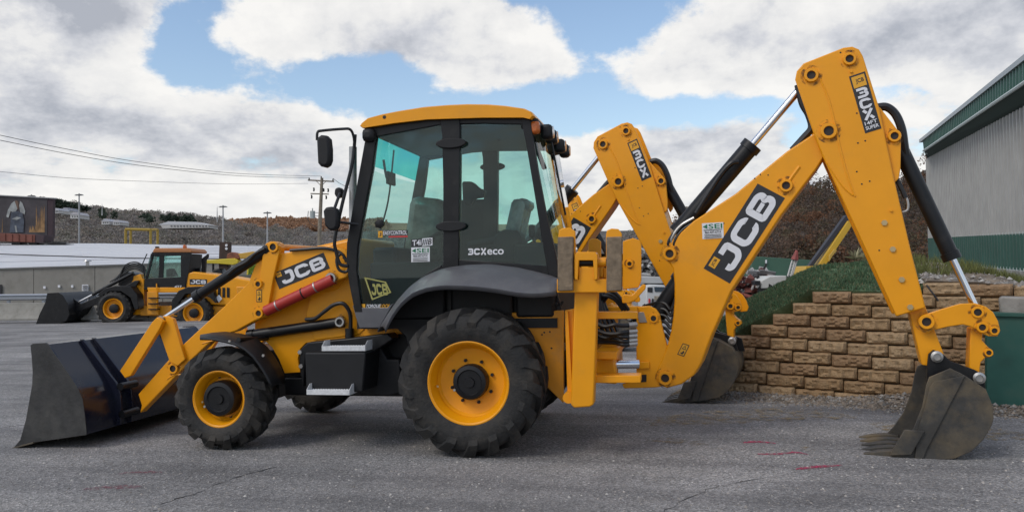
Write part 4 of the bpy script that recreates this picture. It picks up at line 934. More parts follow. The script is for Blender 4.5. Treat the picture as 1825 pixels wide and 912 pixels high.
# ------------------------------------------------------------------ block retaining wall
BLKM = [mat('split_block_tan', c, .92, var=.22, vscale=5, dirt=(.10, .06, .03), dscale=7, dlo=.46, dhi=.70, damt=.6, bump=1.0, bscale=38) for c in ((.39, .26, .14), (.34, .22, .115), (.42, .29, .165), (.31, .195, .105))]
def block_mesh(w_, h_, d_, seed):
    rnd = random.Random(seed); mb = MB(); nx, nz_ = 14, 6; g = []
    for j in range(nz_+1):
        row = []
        for i in range(nx+1):
            u, v_ = i/nx, j/nz_; edge = min(u, 1-u, v_*.6, (1-v_)*.6); inner = min(1, edge/.055)
            y = -.004-inner*(.02+rnd.uniform(-.015, .015))
            if edge == 0: y = .02
            row.append(Vector(((u-.5)*w_, y, v_*h_)))
        g.append(row)
    mb.grid(g); b = [Vector((-w_/2, d_, 0)), Vector((w_/2, d_, 0)), Vector((w_/2, d_, h_)), Vector((-w_/2, d_, h_))]
    bot = g[0]; top = g[-1]; lf = [r_[0] for r_ in g]; rg = [r_[-1] for r_ in g]
    mb.poly(bot[::-1]+[b[0], b[1]][:0]+[b[0], b[1]]); mb.poly(top+[b[2], b[3]]); mb.poly(lf+[b[3], b[0]]); mb.poly(rg[::-1]+[b[1], b[2]])
    me = bpy.data.meshes.new('block'); bmesh.ops.recalc_face_normals(mb.b, faces=mb.b.faces); mb.b.to_mesh(me); mb.b.free()
    for p in me.polygons: p.use_smooth = True
    me.set_sharp_from_angle(angle=R(22)); return me
BW, BH = .424, .141
bmeshes = []
for i in range(8):
    me = block_mesh(BW-.009, BH-.004, .22, i); me.materials.append(BLKM[i % 4]); bmeshes.append(me)
WL = thing('retaining_wall', tuple(WF.P(0, 0, 0)), 'stepped retaining wall of tan split-face blocks holding back the grass bank', 'wall')
slope = -.045
starts = {8: -.125, 7: -.345, 6: -.575, 5: -.83, 4: -1.03, 3: -1.2, 2: -1.35, 1: -1.5, 0: -1.6, 9: 1.02}
for k in range(10):
    z0 = 1.205-BH*(9-k); s_ = starts[k]
    off = s_ if k in starts else 0
    j = 0
    while s_+j*BW < 3.0:
        sc_ = s_+(j+.5)*BW
        me = bmeshes[random.randrange(8)]
        o = bpy.data.objects.new('block', me); COL.objects.link(o); o.parent = WL
        p = WF.P(sc_, .012*k+random.uniform(-.006, .006), z0+slope*sc_)
        o.location = p-WL.location; o.rotation_euler = (random.uniform(-.006, .006), -slope*-1*-1*0, R(-18)+random.uniform(-.012, .012)); j += 1
# ------------------------------------------------------------------ grass bank
wt = [(1270, 640), (1300, 606), (1336, 585), (1374, 564), (1410, 545), (1445, 522), (1580, 527), (1640, 528), (1650, 507), (1735, 509), (1795, 515), (1840, 520)]
cr_ = [(1240, 600), (1285, 570), (1318, 548), (1350, 528), (1395, 505), (1445, 482), (1540, 466), (1590, 467), (1640, 472), (1700, 484), (1760, 500), (1840, 528)]
a_ = resample([WF.hit(x, y, .2) for x, y in wt], 60); b_ = resample([WF.hit(x, y, 2.6) for x, y in cr_], 60)
a_ = []; b_ = []
def interp(lst, t):
    f_ = t*(len(lst)-1); i = min(int(f_), len(lst)-2); u = f_-i; return (lerp(lst[i][0], lst[i+1][0], u), lerp(lst[i][1], lst[i+1][1], u))
NB = 90
for i in range(NB):
    t = i/(NB-1); q_ = interp(wt, t); a_.append(WF.hit(q_[0], q_[1]-7, .12)); b_.append(WF.hit(*interp(cr_, t), 2.6))
rb = []
rnd = random.Random(3); hn = [[rnd.uniform(-1, 1) for _ in range(NB)] for _ in range(26)]
for j in range(20):
    t = j/19; rw = []
    for i in range(NB):
        p = a_[i].lerp(b_[i], t); p.z += .10*math.sin(math.pi*t)*.6+.02*hn[j][i]*(t > 0) + .05*math.sin(i*.31+j*.5)*math.sin(math.pi*t); rw.append(p)
    rb.append(rw)
for t, dz in ((.4, -.02), (1.2, -.3), (3, -1.3), (8, -3.0)): rb.append([p+WF.N*t+Vector((0, 0, dz)) for p in b_])
rb.insert(0, [p+WF.N*.22-Vector((0, 0, .3)) for p in a_])
gm = mat('bank_soil_grass', (.09, .14, .07), .95, var=.5, vscale=3, bump=.6, bscale=30)
nt = gm.node_tree
dm = mat('bank_dirt', (.17, .135, .10), .95, var=.45, vscale=5, bump=.9, bscale=25)
bank = MB(); Vb = [bank.v(r_) for r_ in rb]
for j in range(len(Vb)-1):
    for i in range(NB-1):
        bank.mi = 1 if (i/NB > .66+.03*math.sin(j*1.3)) else 0; bank.f([Vb[j][i], Vb[j][i+1], Vb[j+1][i+1], Vb[j+1][i]])
bk_ = tag(bank.done('bank', [gm, dm]), kind='structure')
GRS = [mat('grass_blade_dark', (.095, .165, .085), .7, isl=.45, backlit=.25), mat('grass_blade_dry', (.22, .20, .11), .8, isl=.4, backlit=.25)]
gb = MB()
for k in range(42000):
    i = random.uniform(.5, NB*.67); j = random.uniform(0.1, 19.9); i0, j0 = int(i), int(j)
    if i0 >= NB-1 or j0 >= len(rb)-2: continue
    p = rb[j0][i0].lerp(rb[j0][i0+1], i-i0).lerp(rb[j0+1][i0].lerp(rb[j0+1][i0+1], i-i0), j-j0)
    tuft = .5+.5*math.sin(p.x*9+p.y*3)*math.sin(p.y*7-p.x*2)
    h = random.uniform(.025, .05)*(.6+.8*tuft); an = random.uniform(0, 6.28); wv = Vector((math.cos(an), math.sin(an), 0))*random.uniform(.004, .008); ln_ = Vector((random.uniform(-.5, .5), random.uniform(-.8, .2), 0))*h
    gb.mi = 1 if random.random() < .10+.12*(1-tuft) else 0; m_ = p+Vector((0, 0, h*.6))+ln_*.4
    v = gb.v([p-wv, p+wv, m_+wv*.7, p+Vector((0, 0, h))+ln_, m_-wv*.7]); gb.f(v)
tag(gb.done('grass', GRS, smooth=False, recalc=False), 'short dark green grass covering the bank above the block wall', 'grass', kind='stuff')
gb = MB(); 
for k in range(3500):
    i = random.uniform(NB*.80, NB*.97) if random.random() < .7 else random.uniform(NB*.66, NB*.8); j = random.uniform(6, 17); i0, j0 = int(i), int(j)
    if i0 >= NB-1: continue
    p = rb[j0][i0].lerp(rb[j0+1][i0+1], .5)+Vector((random.uniform(-.04, .04), random.uniform(-.05, .05), 0)); h = random.uniform(.05, .15); an = random.uniform(0, 6.28); wv = Vector((math.cos(an), math.sin(an), 0))*.006
    gb.f(gb.v([p-wv, p+wv, p+Vector((random.uniform(-.05, .05), random.uniform(-.05, .05), h))]))
tag(gb.done('weeds', mat('weed_blade', (.15, .16, .05), .8, isl=.4, backlit=.25), smooth=False, recalc=False), 'pale yellow-green weeds growing on the dirt at the right of the bank', 'weeds', kind='stuff')
def bst():
    i = random.randrange(int(NB*.66), NB-1); j = random.randrange(0, 19); return rb[j][i].lerp(rb[j+1][i+1], random.random())+Vector((random.uniform(-.05, .05), 0, 0))
stones('bank_rubble', 900, bst, .012, .05, 'rough stones and clods on the bare dirt above the wall')
# dry plant on the crest
def dry_plant(px, py, lab, s_=1.):
    c = WF.hit(px, py, 2.5); o = MB()
    for k in range(26):
        a = random.uniform(0, 6.28); e = random.uniform(.2, 1.2); d = Vector((math.cos(a)*math.cos(e), math.sin(a)*math.cos(e), math.sin(e)))*random.uniform(.10, .22)*s_; w_ = d.cross(Vector((0, 0, 1))).normalized()*.014
        o.f(o.v([c-w_, c+w_, c+d*.6+w_*.8+Vector((0, 0, .02)), c+d, c+d*.6-w_*.8+Vector((0, 0, .02))]))
    r_ = thing('dry_plant', tuple(c), lab, 'plant', 'dry plants on the crest'); o.done('leaves', mat('straw_leaf', (.36, .33, .20), .8, isl=.4, backlit=.2), r_, recalc=False, smooth=False)
    MB().cyl(c-Vector((0, 0, .1)), c+Vector((0, 0, .03)), .012, seg=6).done('stem', mat('dry_stem', (.2, .15, .08), .9), r_)
dry_plant(1525, 463, 'spiky straw-coloured dry plant on the bank crest left of the dipper'); dry_plant(1546, 466, 'smaller spiky dry plant half hidden by the dipper', .7)
# green container and concrete block at the right edge
gcm = mat('green_steel', (.015, .085, .065), .55, var=.25, vscale=3, dirt=(.06, .08, .06), dscale=3, dlo=.5, dhi=.75, damt=.6)
CT = thing('waste_container', tuple(WF.P(2.1, -.2, 0)), 'dark green steel waste container at the right edge beside the gravel heap', 'container')
cb = [(1756, 560), (1900, 566), (1900, 790), (1756, 720)]
plate('container_side', CT, WF, [(1758, 560), (1920, 566), (1920, 760), (1758, 740)], -.28, -.24, gcm, .006)
MB().pr(WF, [(1756, 556), (1920, 561), (1920, 568), (1756, 563)], -.31, -.1).done('top_rail', gcm, CT, .006)
plate('container_end', CT, WF, [(1756, 562), (1762, 562), (1762, 740), (1756, 740)], -.235, .05, gcm, .004)
cbk = plate('concrete_block', None, WF, [(1781, 534), (1786, 529), (1930, 533), (1930, 566), (1783, 558)], -.24, .1, mat('cast_concrete', (.30, .28, .25), .9, var=.2, vscale=6, bump=.3, dirt=(.12, .11, .09), damt=.5), .015)
tag(cbk, 'grey cast concrete block lying on top of the wall at the right edge', 'concrete block')
# ------------------------------------------------------------------ metal building on the right
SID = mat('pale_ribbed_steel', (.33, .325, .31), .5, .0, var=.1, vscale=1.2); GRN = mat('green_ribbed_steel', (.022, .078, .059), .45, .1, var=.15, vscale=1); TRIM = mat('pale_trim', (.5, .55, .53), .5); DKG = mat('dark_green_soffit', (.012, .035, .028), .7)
def dp(px, py, depth): d = ray(px, py); return CAM+d*depth
BL = thing('metal_building', tuple(dp(1740, 474, 33)), 'tall ribbed steel building with grey wall, green base and green eaves', 'building')
Cb, Ce = dp(1658, 466, 43), dp(1672, 283, 43)      # far corner foot and wall head
Rb, Re = dp(1825, 481, 25.6), dp(1825, 196, 25.6)  # wall where it leaves the picture
Db = Rb-Cb; 
def Wl(t, v_): # wall point: t along (1 = picture edge), v_ 0 foot .. 1 head
    return (Cb+Db*t).lerp(Vector(((Cb+Db*t).x, (Cb+Db*t).y, lerp(Ce.z, Re.z, t))), v_)
Ce_z, Re_z = Ce.z, Re.z
def head(t): return lerp(Ce_z, Re_z, t)
def foot(t): return lerp(Cb.z, Rb.z, t)
wz0, wz1 = dp(1672, 424, 43).z, dp(1825, 416, 25.6).z
nrm = Vector((Db.y, -Db.x, 0)).normalized()
if nrm.dot(CAM-Cb) < 0: nrm = -nrm
def ribbed(nm, t0, t1, zl, zh, m_, amp=.12, pitch=.42, par=BL, off=0., prof=((0, 0), (.60, 0), (.68, 1), (.88, 1))):
    ln = Db.length*(t1-t0); n_ = int(ln/pitch); lo = []; hi = []
    for i in range(n_+1):
        for u, k in prof:
            t = t0+(t1-t0)*min(1, (i+u)/n_); b = Cb+Db*t; o_ = nrm*(k*amp+off)
            lo.append(Vector((b.x, b.y, zl(t)))+o_); hi.append(Vector((b.x, b.y, zh(t)))+o_)
    return MB().grid([lo, hi]).done(nm, m_, par, smooth=False)
wn = lambda t: lerp(wz0, wz1, t)
ribbed('upper_siding', 0, 1.5, wn, head, SID); ribbed('base_siding', 0, 1.5, lambda t: foot(t), wn, GRN, off=.01)
def strip(nm, t0, t1, zf, h, th, m_, off=.04):
    a0 = Cb+Db*t0; a1 = Cb+Db*t1
    A = [Vector((a0.x, a0.y, zf(t0)))+nrm*off, Vector((a1.x, a1.y, zf(t1)))+nrm*off, Vector((a1.x, a1.y, zf(t1)+h))+nrm*off, Vector((a0.x, a0.y, zf(t0)+h))+nrm*off]
    return MB().prism(A, [p+nrm*th for p in A]).done(nm, m_, BL)
strip('base_trim', 0, 1.5, lambda t: wn(t)-.04, .1, .03, TRIM); strip('foot_trim', 0, 1.5, lambda t: foot(t)-.03, .09, .03, TRIM, .05)
strip('concrete_footing', -.01, 1.5, lambda t: foot(t)-.8, .77, .12, mat('footing_concrete', (.27, .26, .245), .9, var=.2, vscale=3), .02)
# overhanging eave: soffit, ribbed fascia, roof edge
fb0, fb1 = dp(1647, 269, 40.5), dp(1825, 149, 23.0); ft0, ft1 = dp(1645, 252, 40.5), dp(1825, 112, 23.0); tp0, tp1 = dp(1637, 248, 40.3), dp(1825, 104, 22.8)
def L3(a, b, t): return a+(b-a)*t
W0, W1 = Vector((Cb.x, Cb.y, Ce_z)), Vector((Rb.x, Rb.y, Re_z))
T2 = 1.45
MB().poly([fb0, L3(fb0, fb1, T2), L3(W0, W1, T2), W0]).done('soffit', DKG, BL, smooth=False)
lo = []; hi = []
n_ = 75
for i in range(n_+1):
    for u, k in ((0, 0), (.6, 0), (.7, 1), (.9, 1)):
        t = T2*min(1, (i+u)/n_); o_ = nrm*(.05*k); lo.append(L3(fb0, fb1, t)+o_); hi.append(L3(ft0, ft1, t)+o_)
MB().grid([lo, hi]).done('fascia', GRN, BL, smooth=False)
MB().tube([fb0+nrm*.03, L3(fb0, fb1, T2)+nrm*.03], .055, 6).done('fascia_trim', TRIM, BL)
e0, e1 = L3(ft0, ft1, -.03), L3(ft0, ft1, T2); u_ = Vector((0, 0, .16))
MB().prism([e0+nrm*.1, e0+nrm*.1+u_, e0-nrm*6+u_*2.5, e0-nrm*6+u_], [e1+nrm*.1, e1+nrm*.1+u_, e1-nrm*6+u_*2.5, e1-nrm*6+u_]).done('roof', mat('roof_steel', (.32, .34, .35), .4, .4), BL)
MB().prism([fb0-nrm*.01, ft0-nrm*.01, ft0-nrm*2.6, fb0-nrm*2.6], [p+Db.normalized()*.08 for p in (fb0-nrm*.01, ft0-nrm*.01, ft0-nrm*2.6, fb0-nrm*2.6)]).done('fascia_end', GRN, BL)
dwn = [dp(1650, 272, 41), dp(1660, 275, 42), dp(1671, 279, 42.8), dp(1671, 290, 42.8), dp(1657, 464, 42.8)]
MB().tube(dwn, .07, 8).done('downpipe', TRIM, BL)
# back wall so that the building has a volume
inn = -nrm*14
MB().prism([Cb-Vector((0, 0, .3)), Cb+inn-Vector((0, 0, .3)), Vector((Cb.x, Cb.y, Ce_z))+inn, Vector((Cb.x, Cb.y, Ce_z))], [p+Db.normalized()*.2 for p in (Cb-Vector((0, 0, .3)), Cb+inn-Vector((0, 0, .3)), Vector((Cb.x, Cb.y, Ce_z))+inn, Vector((Cb.x, Cb.y, Ce_z)))]).done('end_wall', SID, BL)
# raised yard between the bank and the building
yd = MB(); fa = [(1500, 474), (1580, 474), (1660, 480), (1740, 497), (1850, 524)]; fb_ = [(1450, 474), (1560, 469), (1650, 468), (1740, 477), (1900, 492)]
r0 = [WF.hit(a, b, 2.6) for a, b in fa]; r1 = [dp(1450, 478, 60), dp(1560, 474, 52), Cb-Vector((0, 0, .25)), (Cb+Db*.5)-Vector((0, 0, .25)), Cb+Db*1.3-Vector((0, 0, .25))]
rows = [[L3(a, b, t)+Vector((0, 0, -.05 if 0 < t < 1 else 0)) for a, b in zip(r0, r1)] for t in (0, .1, .25, .5, .75, 1)]
tag(yd.grid(rows).done('upper_yard', mat('upper_yard_gravel', (.22, .21, .195), .95, var=.3, vscale=2, bump=.5, bscale=20)), kind='structure')

# ------------------------------------------------------------------ woods and hills
def wood(name, label, spots, mats, leaf, per, seed=1, squash=1.0):
    rnd = random.Random(seed); mb = MB()
    for (p, h, wd) in spots:
        mi0 = rnd.randrange(len(mats)); kk = rnd.uniform(.7, 1.3)
        n_ = int(per*kk)
        for i in range(n_):
            a = rnd.uniform(0, 6.28); el = rnd.uniform(-.4, 1.57); rr = (rnd.random()**.45)
            q = p+Vector((math.cos(a)*math.cos(el)*wd*rr*.5, math.sin(a)*math.cos(el)*wd*rr*.5, h*.5+math.sin(el)*h*.5*rr*squash))
            s_ = leaf*rnd.uniform(.5, 1.3); d1 = Vector((rnd.uniform(-1, 1), rnd.uniform(-1, 1), rnd.uniform(-1, 1))).normalized(); d2 = d1.orthogonal().normalized()
            d2 = Matrix.Rotation(rnd.uniform(0, 6.28), 3, d1) @ d2; d3 = d1.cross(d2)
            mb.mi = mi0 if rnd.random() < .85 else rnd.randrange(len(mats))
            mb.f(mb.v([q-d2*s_, q+d3*s_*.7, q+d2*s_*.9, q-d3*s_*.6]))
        mb.mi = mi0
        w_ = wd*.02+.05; t = p+Vector((rnd.uniform(-.3, .3), 0, h*.7)); mb.f(mb.v([p-Vector((w_, 0, 0)), p+Vector((w_, 0, 0)), t+Vector((w_*.4, 0, 0)), t-Vector((w_*.4, 0, 0))]))
    return tag(mb.done(name, mats, smooth=False, recalc=False), label, 'woods', kind='stuff')
WM = lambda nm, c: mat(nm, c, .95, isl=.2, var=.25, vscale=.12, backlit=.42)
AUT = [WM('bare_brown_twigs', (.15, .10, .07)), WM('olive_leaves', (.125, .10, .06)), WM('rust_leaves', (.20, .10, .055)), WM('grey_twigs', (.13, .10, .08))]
# right hill
top_r = [(1210, 384), (1235, 378), (1300, 385), (1390, 352), (1420, 318), (1442, 306), (1470, 318), (1500, 322), (1560, 320), (1620, 300), (1645, 282), (1700, 270), (1800, 258), (1950, 250)]
hr = []; D0 = [105, 118, 135, 155, 180]
def hill(tops, base_y, depths, name, m_):
    rows = []
    for j, d_ in enumerate(depths):
        t = j/(len(depths)-1); rows.append([dp(x, lerp(base_y, y+26*(150/d_ if d_ < 250 else .15), t), d_) for x, y in tops])
    rows.append([p+FW*60-Vector((0, 0, p.z+6)) for p in rows[-1]])
    o = MB().grid(rows).done(name, m_); tag(o, kind='structure'); return rows
hs_ = hill(top_r, 492, D0, 'hill', mat('hill_soil', (.06, .052, .04), .95, var=.4, vscale=.1))
rnd = random.Random(5); sp_ = []
for k in range(560):
    j = rnd.uniform(0, 3.99); i = rnd.uniform(0, len(top_r)-1.01); j0, i0 = int(j), int(i)
    p = hs_[j0][i0].lerp(hs_[j0][i0+1], i-i0).lerp(hs_[j0+1][i0].lerp(hs_[j0+1][i0+1], i-i0), j-j0); sp_.append((p-Vector((0, 0, .5)), rnd.uniform(3.0, 5.5), rnd.uniform(3.0, 5.5)))
wood('hillside_woods', 'autumn woods with bare and rust-coloured trees on the slope behind the digging arm', sp_, AUT, .2, 210, 11)
# left far hills
top_l = [(-200, 355), (-60, 356), (60, 360), (110, 361), (170, 372), (215, 379), (270, 382), (330, 386), (400, 396), (450, 403), (500, 407), (540, 409), (640, 409), (800, 409), (1000, 409), (1230, 405)]
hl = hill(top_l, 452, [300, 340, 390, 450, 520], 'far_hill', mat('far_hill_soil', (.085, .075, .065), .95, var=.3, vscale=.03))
sp_ = []
for k in range(2300):
    j = rnd.uniform(0, 3.99); i = rnd.uniform(0, len(top_l)-1.01)*(.55 if rnd.random() < .8 else 1); j0, i0 = int(j), int(i)
    p = hl[j0][i0].lerp(hl[j0][i0+1], i-i0).lerp(hl[j0+1][i0].lerp(hl[j0+1][i0+1], i-i0), j-j0); sp_.append((p-Vector((0, 0, 1)), rnd.uniform(3, 6.5), rnd.uniform(6, 11)))
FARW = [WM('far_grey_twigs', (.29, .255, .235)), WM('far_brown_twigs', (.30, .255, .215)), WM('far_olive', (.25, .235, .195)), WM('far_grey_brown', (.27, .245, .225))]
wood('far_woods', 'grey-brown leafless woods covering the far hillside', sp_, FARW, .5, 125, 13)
EVG = [WM('far_evergreen', (.04, .06, .042)), WM('far_evergreen_light', (.06, .08, .055))]
sp_ = []
for k in range(18):
    x = rnd.uniform(178, 345); y = 380+(x-178)*.06+rnd.uniform(-1, 8); sp_.append((dp(x, y+8, 395+rnd.uniform(-10, 10)), rnd.uniform(2.5, 5.5), rnd.uniform(3, 6)))
for k in range(16):
    x = rnd.uniform(96, 185); y = lerp(362, 376, (x-96)/89)+rnd.uniform(-2, 5); sp_.append((dp(x, y+9, 420), rnd.uniform(3, 5), rnd.uniform(4, 6)))
wood('far_evergreens', 'dark evergreen trees along the skyline of the far hill', sp_, EVG, .8, 70, 17)
# far slope; sunlight is mixed into its orange colours
top_o = [(380, 399), (420, 394), (460, 391), (500, 390), (540, 391), (620, 392), (760, 394), (1000, 397)]
ho = hill(top_o, 412, [800, 860, 930], 'distant_hill', mat('distant_hill_soil', (.30, .17, .09), .95, var=.3, vscale=.03))
sp_ = []
for k in range(900):
    j = rnd.uniform(0, 1.99); i = rnd.uniform(0, 5.5); j0, i0 = int(j), int(i)
    p = ho[j0][i0].lerp(ho[j0][i0+1], i-i0).lerp(ho[j0+1][i0].lerp(ho[j0+1][i0+1], i-i0), j-j0); sp_.append((p, rnd.uniform(3, 6), rnd.uniform(10, 16)))
wood('distant_woods', 'wooded ridge coloured sunlit orange on the horizon beyond the light poles', sp_, [WM('orange_ridge', (.38, .215, .125)), WM('orange_ridge_pale', (.44, .27, .17)), WM('orange_ridge_dark', (.27, .15, .085))], 2.0, 26, 19)

# ------------------------------------------------------------------ warehouse on the left
CON = mat('tilt_up_concrete', (.255, .24, .21), .9, var=.15, vscale=.5, bump=.1, dirt=(.17, .155, .13), dscale=1.2, damt=.5); MEM = mat('white_roof_membrane', (.56, .56, .57), .7, var=.06, vscale=.2)
WH = thing('warehouse', tuple(dp(150, 527, 55)), 'long low warehouse with concrete panel wall and wide white roof', 'building')
PX = [-260, -140, -40, 60, 169, 290, 410, 530, 650]
def wtop(x): return 479.5-.032*x
for a, b in zip(PX[:-1], PX[1:]):
    q = [dp(a+.4, wtop(a), 55), dp(b-.4, wtop(b), 55), dp(b-.4, 560, 55), dp(a+.4, 560, 55)]
    MB().prism(q, [p+FW*.3 for p in q]).done('wall_panel', CON, WH, .02)
q = [dp(-270, wtop(-270)+1, 55.15), dp(660, wtop(660)+1, 55.15), dp(660, 560, 55.15), dp(-270, 560, 55.15)]; MB().prism(q, [p+FW*.5 for p in q]).done('wall_core', mat('joint_shadow', (.05, .05, .05), .9), WH)
q = [dp(-270, wtop(-270)-2, 54.9), dp(660, wtop(660)-2, 54.9), dp(660, wtop(660)+.6, 54.9), dp(-270, wtop(-270)+.6, 54.9)]; MB().prism(q, [p+FW*.5 for p in q]).done('parapet_cap', mat('grey_coping', (.16, .16, .155), .6), WH)
rfp = [dp(-290, wtop(-290)-1.5, 55.4), dp(660, wtop(660)-1.5, 55.4), dp(660, 443, 128), dp(330, 440, 124), dp(180, 433.5, 120), dp(-290, 434, 120)]
MB().prism(rfp, [p-Vector((0, 0, .4)) for p in rfp]).done('roof', MEM, WH)
for i in range(5):
    t = .12+.17*i
    a, b = L3(rfp[0], rfp[5], t)+Vector((0, 0, .1)), L3(rfp[1], rfp[2], t)+Vector((0, 0, .1)); MB().tube([a, b], .05, 5).done('roof_seam', mat('seam_grey', (.55, .55, .57), .7), WH)
for x, y in ((79, 512), (105, 510), (128.5, 510)):
    q = [dp(x-2, y-2.2, 54.9), dp(x+2, y-2.2, 54.9), dp(x+2, y+2.2, 54.9), dp(x-2, y+2.2, 54.9)]; MB().prism(q, [p+FW*.05 for p in q]).done('dock_number_plate', WHT, WH)
q = [dp(146, 507, 54.9), dp(157, 507, 54.9), dp(157, 518, 54.9), dp(146, 518, 54.9)]; s_ = MB().prism(q, [p+FW*.06 for p in q]).done('wall_sign', WHT, WH)
for i in range(4): yy = 508.6+i*2.2; q = [dp(147, yy, 54.85), dp(156, yy, 54.85), dp(156, yy+.9, 54.85), dp(147, yy+.9, 54.85)]; MB().prism(q, [p+FW*.02 for p in q]).done('sign_line', BVN, s_)
q = [dp(-6, 507, 54.9), dp(3, 507, 54.9), dp(3, 524, 54.9), dp(-6, 524, 54.9)]; MB().prism(q, [p+FW*.05 for p in q]).done('door', BVN, WH)
rv = MB().cyl(dp(156, 474, 56), dp(156, 466, 56), .12, seg=10).cyl(dp(156, 466, 56), dp(156, 463, 56), .28, .2, 12).done('roof_vent', STL, WH)
# guard rail and barrier
GRL = thing('guard_rail', tuple(dp(80, 545, 39)), 'galvanised steel guard rail along the yard edge behind the wheel loader', 'guard rail')
gal = mat('galvanised_rail', (.36, .38, .41), .45, .6)
prof = [(0, 0), (-.04, .06), (0, .12), (0, .18), (-.04, .24), (0, .30)]
a, b = dp(-300, 538, 39), dp(640, 529, 39)
rows = [[p+FW*y_*2+Vector((0, 0, z)) for p in (a, b)] for y_, z in prof]
MB().grid(rows).done('rail', gal, GRL)
for i in range(16):
    p = L3(a, b, i/15)+FW*.1; MB().bx(p.x-.06, p.x+.06, p.y-.06, p.y+.06, p.z-1.0, p.z+.2).done('post', gal, GRL)
BC = mat('barrier_concrete', (.30, .285, .25), .9, var=.15, vscale=2, dirt=(.18, .16, .13), damt=.5)
for i in range(6):
    x0, x1 = -330+i*150, -330+(i+1)*150-1.2
    a, b = dp(x0, 573-i*1.1, 36.4), dp(x1, 573-(i+1)*1.1, 36.4); X = b-a
    pf = [(-.30, 0), (-.30, .08), (-.12, .30), (-.08, .78), (.08, .78), (.12, .30), (.30, .08), (.30, 0)]
    fh = Vector((FW.x, FW.y, 0))
    o = MB().prism([a+fh*y_+Vector((0, 0, z)) for y_, z in pf], [b+fh*y_+Vector((0, 0, z)) for y_, z in pf]).done('concrete_barrier', BC, bev=.01)
    tag(o, ['concrete road barrier first from the left along the yard edge', 'concrete road barrier under the left end of the guard rail', 'concrete road barrier in front of the wheel loader bucket', 'concrete road barrier behind the wheel loader bucket and front wheel', 'concrete road barrier behind the wheel loader rear wheel', 'concrete road barrier farthest right, behind the tipping arms'][i], 'barrier', 'concrete barriers along the yard edge')

# ------------------------------------------------------------------ wheel loader on the left
LF = FD(35)
WLD = thing('wheel_loader', tuple(LF.hit(260, 584, 1.3)), 'yellow articulated wheel loader with black cab parked in front of the warehouse', 'wheel loader')
def lp(nm, pts, n0, n1, m_, bev=.02, par=WLD): return plate(nm, par, LF, pts, n0, n1, m_, bev)
for (x, y, r_) in ((200, 550, 30), (343, 558, 30)):
    for n0, sg in ((0, 1), (2.6, -1)):
        c = LF.hit(x, y, 0); rr = r_/F_PX*35; c = c+LF.N*n0; ax = LF.N*sg
        rim = MB().lathe([(.45, .10), (.44, .06), (.40, .08), (.37, .25), (.20, .27), (.2, .12), (.16, .10), (.001, .10)], c, ax, 32)
        for f_ in rim.b.faces:
            if all((v.co-c-ax*((v.co-c).dot(ax))).length < .205 for v in f_.verts): f_.material_index = 1
        ro = rim.done('wheel', [YEL, BLK], WLD)
        t = MB().lathe([(.43, .12), (.48, .04), (.58, 0), (rr-.06, .05), (rr, .14), (rr, .48), (rr-.06, .57), (.58, .62), (.43, .5)], c, ax, 40)
        for k in range(22):
            a = 6.283*k/22; d_ = LF.X*math.cos(a)+Vector((0, 0, math.sin(a))); t_ = LF.X*-math.sin(a)+Vector((0, 0, math.cos(a)))
            V = [c+d_*(rr+.02)+ax*.08-t_*.05, c+d_*(rr+.02)+ax*.08+t_*.05, c+d_*(rr+.02)+ax*.54+t_*.12, c+d_*(rr+.02)+ax*.54+t_*.02]
            t.prism(V, [p-d_*.06 for p in V])
        t.done('tyre', RUB, ro)
lp('front_frame', [(236, 500), (256, 497), (258, 560), (230, 562), (225, 520)], .7, 1.9, YEL)
lp('front_fender', [(172, 526), (186, 514), (205, 509), (232, 510), (244, 525), (247, 550), (240, 552), (232, 530), (215, 519), (195, 519), (180, 528)], .1, .7, BLK)
lp('rear_fender', [(305, 560), (306, 535), (318, 518), (335, 511), (362, 510), (380, 518), (384, 540), (374, 530), (350, 522), (330, 524), (318, 540), (314, 562)], .1, .7, BLK)
lp('engine_cover', [(331, 488), (345, 484), (390, 490), (430, 497), (470, 505), (470, 540), (420, 545), (331, 540)], .45, 2.15, YEL, .05)
decal('maker_decal', WLD.children[-1], LF, .44, (338, 507), (369, 507.5), (338, 497), [('rect', 0, (0, 0, 1, 1), 0), ('gly', 'JCB', (.06, .16, .94, .84), 1)], DM)
lp('chassis', [(250, 545), (400, 545), (400, 566), (250, 562)], .6, 2.0, YELD)
cabp = [(256, 516), (262, 490), (272, 448), (280, 446), (335, 446), (341, 450), (339, 480), (331, 516)]
for n0 in (.42, 2.1):
    lp('cab_frame', [(270, 449), (341, 449), (341, 455), (272, 457)], n0, n0+.06, BLK, .01); lp('cab_frame', [(284, 455), (292, 455), (290, 512), (282, 512)], n0, n0+.06, BLK, .01); lp('cab_frame', [(322, 455), (341, 455), (331, 512), (322, 512)], n0, n0+.06, BLK, .01); lp('cab_frame', [(270, 455), (274, 455), (262, 500), (258, 500)], n0, n0+.06, BLK, .01)
lp('cab_lower_panel', [(258, 496), (331, 493), (331, 516), (256, 516)], .40, 2.2, BLK, .02); lp('cab_base', [(262, 512), (330, 512), (326, 521), (264, 521)], .38, 2.2, YEL, .02)
lp('cab_rear_wall', [(324, 452), (336, 452), (331, 500), (322, 500)], .5, 2.1, BLK)
lp('cab_roof', [(272, 447), (275, 442), (337, 442), (342, 447), (341, 450), (272, 450)], .38, 2.2, mat('faded_orange_roof', (.42, .17, .06), .6), .04)
MB().pr(LF, [(274, 455), (322, 455), (322, 494), (262, 496)], .46, .464).done('side_window', GL, WLD); MB().pr(LF, [(274, 455), (322, 455), (322, 494), (262, 496)], 2.1, 2.104).done('side_window', GL, WLD)
MB().pr(LF, [(268, 455), (272, 455), (260, 497), (256, 497)], .5, 2.1).done('windscreen', GL, WLD)
